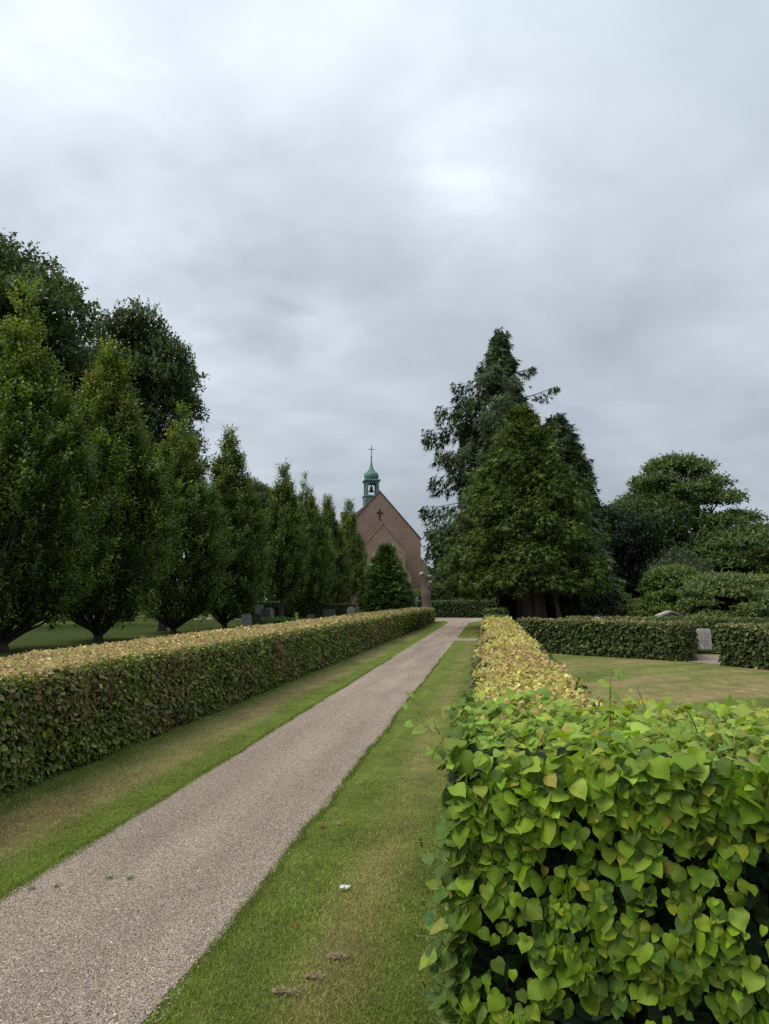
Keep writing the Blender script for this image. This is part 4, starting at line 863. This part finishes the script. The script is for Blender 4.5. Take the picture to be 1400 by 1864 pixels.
for sx in (-1, 1):
    for (uw, yb, z1, z0, dep) in ((CW, -CD+.04, 5.35, 4.3, .78), (HW, .04, 6.6, 5.7, .72)):
        S = Soup(); wall_face(S, [(sx*uw, -.1), (sx*(uw+dep), -.1), (sx*(uw+dep), z0), (sx*uw, z1)][::sx], yb, .55); bt = S.build('buttress', M_BRICK2 if uw == CW else M_BRICK, church)
        nt_ = 7
        for k in range(nt_):
            f0, f1 = k/nt_, (k+1.2)/nt_; x0, x1 = sx*(uw+(dep+.1)*f0), sx*(uw+(dep+.1)*f1); za_, zb_ = z1+.06+(z0-z1-.12)*f0, z1+.06+(z0-z1-.12)*f1
            for j in range(2):
                S = Soup(); S.add([(x0, yb-.05+.33*j, za_+.02), (x0, yb+.27+.33*j, za_+.02), (x1, yb+.27+.33*j, zb_+.06), (x1, yb-.05+.33*j, zb_+.06), (x0, yb-.05+.33*j, za_-.06), (x1, yb-.05+.33*j, zb_-.03), (x1, yb+.27+.33*j, zb_-.03)],
                                  [[0, 1, 2, 3], [0, 3, 5, 4], [3, 2, 6, 5]], np.array([.42, .15, .07])*R.uniform(.75, 1.2)); S.build('roof_tile', M_TILE, bt)
# wall cross (a recess built proud, its shade painted as dark colour) and round wall plaques
S = Soup(); V, F = boxv(-.09, .09, -.045, -.002, 11.2, 12.6); S.add(V, F, np.array([.03, .022, .02])); V, F = boxv(-.40, -.093, -.045, -.002, 12.02, 12.2); S.add(V, F, np.array([.03, .022, .02])); V, F = boxv(.093, .40, -.045, -.002, 12.02, 12.2); S.add(V, F, np.array([.03, .022, .02]))
S.build('wall_cross', M_STONE, church)
for (u, z) in ((-1.02, 6.75), (0.02, 7.75), (.95, 6.75)):
    S = Soup(); lathe(S, [(.0, .05), (.13, .05), (.15, .07), (.24, .07), (.25, 0)], 16, (.38, .34, .28)); o = S.build('round_plaque', M_STONE, church); o.location = (u, -CD-.004, z); o.rotation_euler = (math.pi/2, 0, 0)
# bell turret astride the ridge
tur = bpy.data.objects.new('bell_turret', None); sc.collection.objects.link(tur); tur.parent = church; tur.location = (0, 6.3, 0)
def sub(name, S, mat): return S.build(name, mat, tur, smooth=False)
S = Soup(); V, F = boxv(-1.0, 1.0, -1.0, 1.0, 12.2, 15.0); S.add(V, F); lathe(S, [(1.42, 14.93), (1.62, 15.0), (1.45, 15.12), (1.2, 15.2), (0, 15.2)], 4, (.5,)*3, rot=math.pi/4); sub('turret_base', S, M_COPPER)
for sx in (-1, 1):
    for sy in (-1, 1):
        S = Soup(); V, F = boxv(sx*.72-.17, sx*.72+.17, sy*.72-.17, sy*.72+.17, 15.2, 16.9); S.add(V, F); sub('post', S, M_COPPER)
S = Soup(); lathe(S, [(0, 16.72), (1.18, 16.72), (1.25, 16.9), (1.48, 17.0), (1.55, 17.14), (1.5, 17.22), (1.2, 17.3), (0, 17.3)], 4, (.5,)*3, rot=math.pi/4); sub('cornice', S, M_COPPER)
S = Soup(); lathe(S, [(.62, 17.28), (.85, 17.42), (.95, 17.68), (.95, 17.9), (.86, 18.12), (.7, 18.28), (.55, 18.36), (.57, 18.42), (.5, 18.46)], 16, (.5,)*3)
for k in range(8):
    a = k*math.pi/4; tube(S, [(math.cos(a)*r, math.sin(a)*r, z) for r, z in ((.86, 17.4), (.97, 17.68), (.97, 17.9), (.88, 18.12), (.7, 18.3))], .025, 4, (.5,)*3)
sub('onion_dome', S, M_COPPER)
S = Soup(); lathe(S, [(.5, 18.45), (.38, 18.65), (.27, 18.9), (.18, 19.2), (.115, 19.6), (.085, 20.1), (.07, 20.4)], 8, (.5,)*3); lathe(S, [(.0, 20.32), (.11, 20.38), (.13, 20.46), (.1, 20.54), (0, 20.58)], 10, (.5,)*3); sub('spire', S, M_COPPER)
S = Soup(); V, F = boxv(-.045, .045, -.045, .045, 20.58, 21.95); S.add(V, F); V, F = boxv(-.42, -.047, -.04, .04, 21.38, 21.47); S.add(V, F); V, F = boxv(.047, .42, -.04, .04, 21.38, 21.47); S.add(V, F); sub('cross', S, M_COPPER)
S = Soup(); lathe(S, [(0, 16.35), (.16, 16.3), (.2, 16.15), (.24, 15.95), (.34, 15.75), (.42, 15.65), (.40, 15.63), (.3, 15.68), (0, 15.7)], 16, (.5,)*3); sub('bell', S, M_DARK)
S = Soup()
for sx in (-1, 1): tube(S, [(sx*.15, 0, 16.25), (sx*.28, 0, 16.5), (sx*.42, 0, 16.75)], .045, 5, (.5,)*3)
tube(S, [(0, 0, 16.3), (0, 0, 16.5), (0, 0, 16.75)], .09, 6, (.5,)*3); sub('bell_yoke', S, M_DARK)

# ---------------------------------------------------------------- headstones
def headstone(name, label, loc, wd, ht, th, col, top='flat', rz=0.0, group=None):
    root = thing(name, label, 'headstone', (loc[0], loc[1], 0), group, rz); S = Soup()
    if top == 'round': out_ = [(-wd/2, -.05), (wd/2, -.05), (wd/2, ht-wd*.35)]+[(wd/2*math.cos(a), ht-wd*.35+wd*.35*math.sin(a)) for a in np.linspace(.3, math.pi-.3, 7)]+[(-wd/2, ht-wd*.35)]
    elif top == 'gable': out_ = [(-wd/2, -.05), (wd/2, -.05), (wd/2, ht-.14), (0, ht), (-wd/2, ht-.14)]
    elif top == 'shoulder': out_ = [(-wd/2, -.05), (wd/2, -.05), (wd/2*.97, ht-.05), (wd/2*.85, ht), (-wd/2*.8, ht), (-wd/2, ht-.06)]
    else: out_ = [(-wd/2, -.05), (wd/2, -.05), (wd/2*1.01, ht-.02), (wd/2-.02, ht), (-wd/2+.02, ht), (-wd/2, ht-.02)]
    wall_face(S, out_, -th/2, th); S.c = [np.tile(np.array(col), (len(c), 1)) for c in S.c]; S.build('slab', M_STONE, root)
    S = Soup(); V, F = boxv(-wd/2-.06, wd/2+.06, -th/2-.06, th/2+.06, -.02, .07); S.add(V, F, np.array(col)*.8); S.build('plinth', M_STONE, root)
    return root
GL = 'headstones on the left lawn'
headstone('headstone', 'pale grey upright headstone right of the fourth columnar oak', (-12.75, 36.6), .52, .82, .14, (.23, .23, .22), 'shoulder', .2, GL)
headstone('headstone', 'dark square-topped headstone touching the pale one, half hidden', (-12.75, 38.3), .45, .78, .14, (.055, .055, .055), 'flat', .2, GL)
headstone('headstone', 'nearly black headstone alone on the bright green lawn', (-14.5, 45.4), .55, .95, .16, (.04, .04, .042), 'flat', .2, GL)
headstone('headstone', 'pale round-topped headstone peeping over the nearly black one', (-15.1, 48.2), .6, 1.0, .14, (.24, .24, .25), 'round', .2, GL)
headstone('headstone', 'weathered grey headstone in front of the dark hedge, farthest back', (-16.6, 50.5), .6, 1.2, .14, (.15, .15, .14), 'flat', .2, GL)
headstone('headstone', 'light arched headstone at the end of the hedge by the yew', (-9.9, 51.0), .55, 1.05, .14, (.26, .27, .28), 'round', .2, GL)
headstone('headstone', 'low wide dull headstone behind the tan hedge top, left of the arched one', (-11.3, 50.2), .85, .85, .14, (.085, .09, .085), 'flat', .2, GL)
headstone('headstone', 'dark headstone under the branches between the second and third oaks', (-16.2, 34.0), .4, .92, .14, (.035, .032, .03), 'flat', .3, GL)
headstone('headstone', 'small grey stone low behind the hedge, by the twisted oak stems', (-12.3, 48.8), .5, .5, .14, (.16, .16, .15), 'flat', .2, GL)

HSX, HSY = 6.5, 23.15
hs = headstone('headstone', 'grey rough headstone with worn carved lines, standing in the hedge gap', (HSX, HSY), .40, .72, .12, (.36, .345, .31), 'shoulder', .12)
# worn lettering: illegible rows of cut marks
S = Soup()
for r_ in range(6):
    x = -.02-.02*R.random()
    while x < .13:
        l_ = R.uniform(.012, .03); V, F = boxv(x, x+l_, -.0625, -.0602, .56-.068*r_, .585-.068*r_); S.add(V, F, np.array([.12, .115, .105])); x += l_+.012
S.build('inscription', M_STONE, hs, stuff=True)
S = Soup(); V, F = boxv(-.095, -.083, -.0628, -.0603, .08, .66); S.add(V, F, np.array([.16, .15, .135])); S.build('carved_groove', M_STONE, hs)
S = Soup(); tube(S, [(HSX-.16, HSY-.22, .27), (HSX-.12, HSY-.28, .14), (HSX-.075, HSY-.35, .02)], .014, 6, (.6, .56, .46)); tag(S.build('wooden_stick', M_TWIG), 'pale stick leaning against the grey headstone in the gap', 'stick')
# plot kerb and its gravel
S = Soup(); ctr = np.array([6.0, 21.2]); 
gravel_sheet('plot_gravel', [(4.85, 20.1), (5.0, 21.5), (5.45, 22.35)], [(5.95, 18.6), (7.0, 20.6), (7.9, 21.6)], z=.008, n=6)
S = Soup()
n = 900; x = R.uniform(5.5, 7.3, n); y = 22.6+.25*R.random(n)-.25*(x-6.2)*.45; shoots(S, np.c_[x, y, R.uniform(0, .06, n)], np.c_[rnd3(n)[:, :2], np.ones(n)], 4, .06, .06, pal(n, [(.06, .10, .025), (.09, .13, .035)], [1, 1], .2)); tag(S.build('ground_cover_plant', M_HEDGE), 'low green planting at the foot of the grey headstone', 'plant')
# gabled stone and boulder
gs = headstone('gabled_stone', 'pale stone with low gabled top showing above the hedge', (7.05, 29.6), .85, 1.06, .3, (.26, .255, .235), 'gable', .35)
S = Soup(); coping_v = [(-.5, .93), (0, 1.09), (.5, .93), (.5, .99), (0, 1.16), (-.5, .99)]; wall_face(S, coping_v, -.21, .42); S.c = [np.tile(np.array([.30, .295, .27]), (len(c), 1)) for c in S.c]; S.build('cap_stone', M_STONE, gs)
S = Soup(); a = np.linspace(0, math.pi, 7); lathe(S, [(.38*math.sin(t)*(1+.05*math.sin(5*t)), .55-.55*math.cos(t)) for t in a], 10, (.22, .21, .19)); o = S.build('boulder', M_STONE, smooth=True); o.location = (3.95, 27.3, -.13); tag(o, 'rounded grey boulder just showing over the crossing hedge', 'boulder')

# ---------------------------------------------------------------- small things on the ground
S = Soup(); m = 7; gx_, gy_ = np.meshgrid(np.linspace(-1, 1, m), np.linspace(-1, 1, m)); zz_ = .012+.012*R.random((m, m)); V = np.c_[gx_.ravel()*.026*(1+.2*R.normal(size=m*m)), gy_.ravel()*.018*(1+.2*R.normal(size=m*m)), zz_.ravel()]
i, j = np.meshgrid(np.arange(m-1), np.arange(m-1)); q = (j*m+i).ravel(); S.add(V, np.stack([q, q+1, q+1+m, q+m], -1)); o = S.build('paper_scrap', M_PLAST); o.location = (-.83, 4.16, .012); tag(o, 'small crumpled white scrap lying in the right grass verge', 'litter')
for (x, y, s, lab, c) in ((-1.22, 5.25, .06, 'curled red-brown leaf at the right edge of the path', (.22, .07, .035)), (-1.13, 5.3, .05, 'pale brown leaf beside the red-brown one at the path edge', (.25, .15, .08)), (-.98, 3.65, .04, 'tiny orange-brown leaf in the near grass verge', (.28, .14, .06)),
                          (-1.35, 2.95, .045, 'bleached leaf in the grass near the path, closest to the camera', (.33, .26, .15))):
    S = Soup(); tv = LIME[2]; S.add(tv[0]*s*.7, tv[1], np.array(c), tv[2]); o = S.build('fallen_leaf', M_HEDGE, smooth=True); o.location = (x, y, .024); o.rotation_euler = (R.normal(0, .3), R.normal(0, .3), R.uniform(0, 6)); tag(o, lab, 'leaf')
for (x, y, w_, lab) in ((-.72, 3.42, .10, 'dry tan clump of clippings on the verge, upper one'), (-.78, 3.24, .09, 'dry tan clump of clippings on the verge, middle one'), (-.87, 3.10, .13, 'dry tan clump of clippings on the verge, widest and nearest')):
    S = Soup(); gq = np.linspace(-1, 1, 6); qx, qy = np.meshgrid(gq, gq); S.add(np.c_[x+qx.ravel()*w_*.5*(1-.2*np.abs(qy.ravel())), y+qy.ravel()*.016, .006+.012*R.random(36)], [[a*6+b, a*6+b+1, a*6+b+7, a*6+b+6] for a in range(5) for b in range(5)], np.array([.30, .24, .145])); n = 320; p = np.c_[x+w_*.34*R.uniform(-1, 1, n), y+.011*R.uniform(-1, 1, n), .008+.010*R.random(n)]
    put(S, (np.array([[-.08, 0, 0], [.08, 0, 0], [0, 1, .2]]), np.array([[0, 1, 2]])), p, rnd3(n)*np.array([1, 1, .4]), rnd3(n)+[0, 0, 1], R.uniform(.012, .03, n), pal(n, [(.38, .31, .19), (.30, .235, .14), (.44, .37, .24)], [3, 2, 2], .2)); tag(S.build('clippings_clump', M_GRASSB), lab, 'clippings', 'dry clumps on the right verge')
for (x, y, lab) in ((-2.48, 3.98, 'tiny weed in the gravel close to the left path edge'), (-2.24, 4.13, 'small weed in the gravel, left of a twin'), (-2.12, 4.15, 'small weed in the gravel, right of its twin'), (-2.6, 3.92, 'flat weed at the very left rim of the gravel')):
    S = Soup(); n = 22; put(S, T_RH, np.c_[x+.011*R.normal(size=n), y+.014*R.normal(size=n), .006+.008*R.random(n)], rnd3(n)*np.array([1, 1, .3])+[0, 0, .35], rnd3(n)+[0, 0, 1], R.uniform(.008, .017, n), pal(n, [(.14, .17, .05), (.10, .135, .045)], [1, 1], .2)); tag(S.build('path_weed', M_GRASSB), lab, 'weed', 'weeds in the gravel path')
# bright plants by the left headstones
S = Soup(); n = 1300; x = -11.9+1.5*R.normal(size=n)*.45; y = 39+.5*R.normal(size=n); shoots(S, np.c_[x, y, .05+.4*R.random(n)], rnd3(n)+[0, 0, 1.2], 5, .15, .1, pal(n, [(.12, .2, .035), (.15, .24, .045), (.09, .15, .03)], [1, 1, 1], .15)); tag(S.build('bright_plant', M_HEDGE), 'low bright green plants behind the hedge beside the dark headstone', 'plant')
# pale blue marker by the yew
root = thing('marker_post', 'small pale blue marker glimpsed between yew and pollarded trunk', 'marker', (-6.35, 63.6, 0)); S = Soup(); V, F = boxv(-.05, .05, -.05, .05, -.1, 1.15); S.add(V, F, np.array([.3, .36, .42])); S.build('post', M_STONE, root)
S = Soup(); V, F = boxv(-.13, .13, -.08, -.053, 1.1, 1.75); S.add(V, F, np.array([.45, .55, .65])); S.build('sign_panel', M_STONE, root)
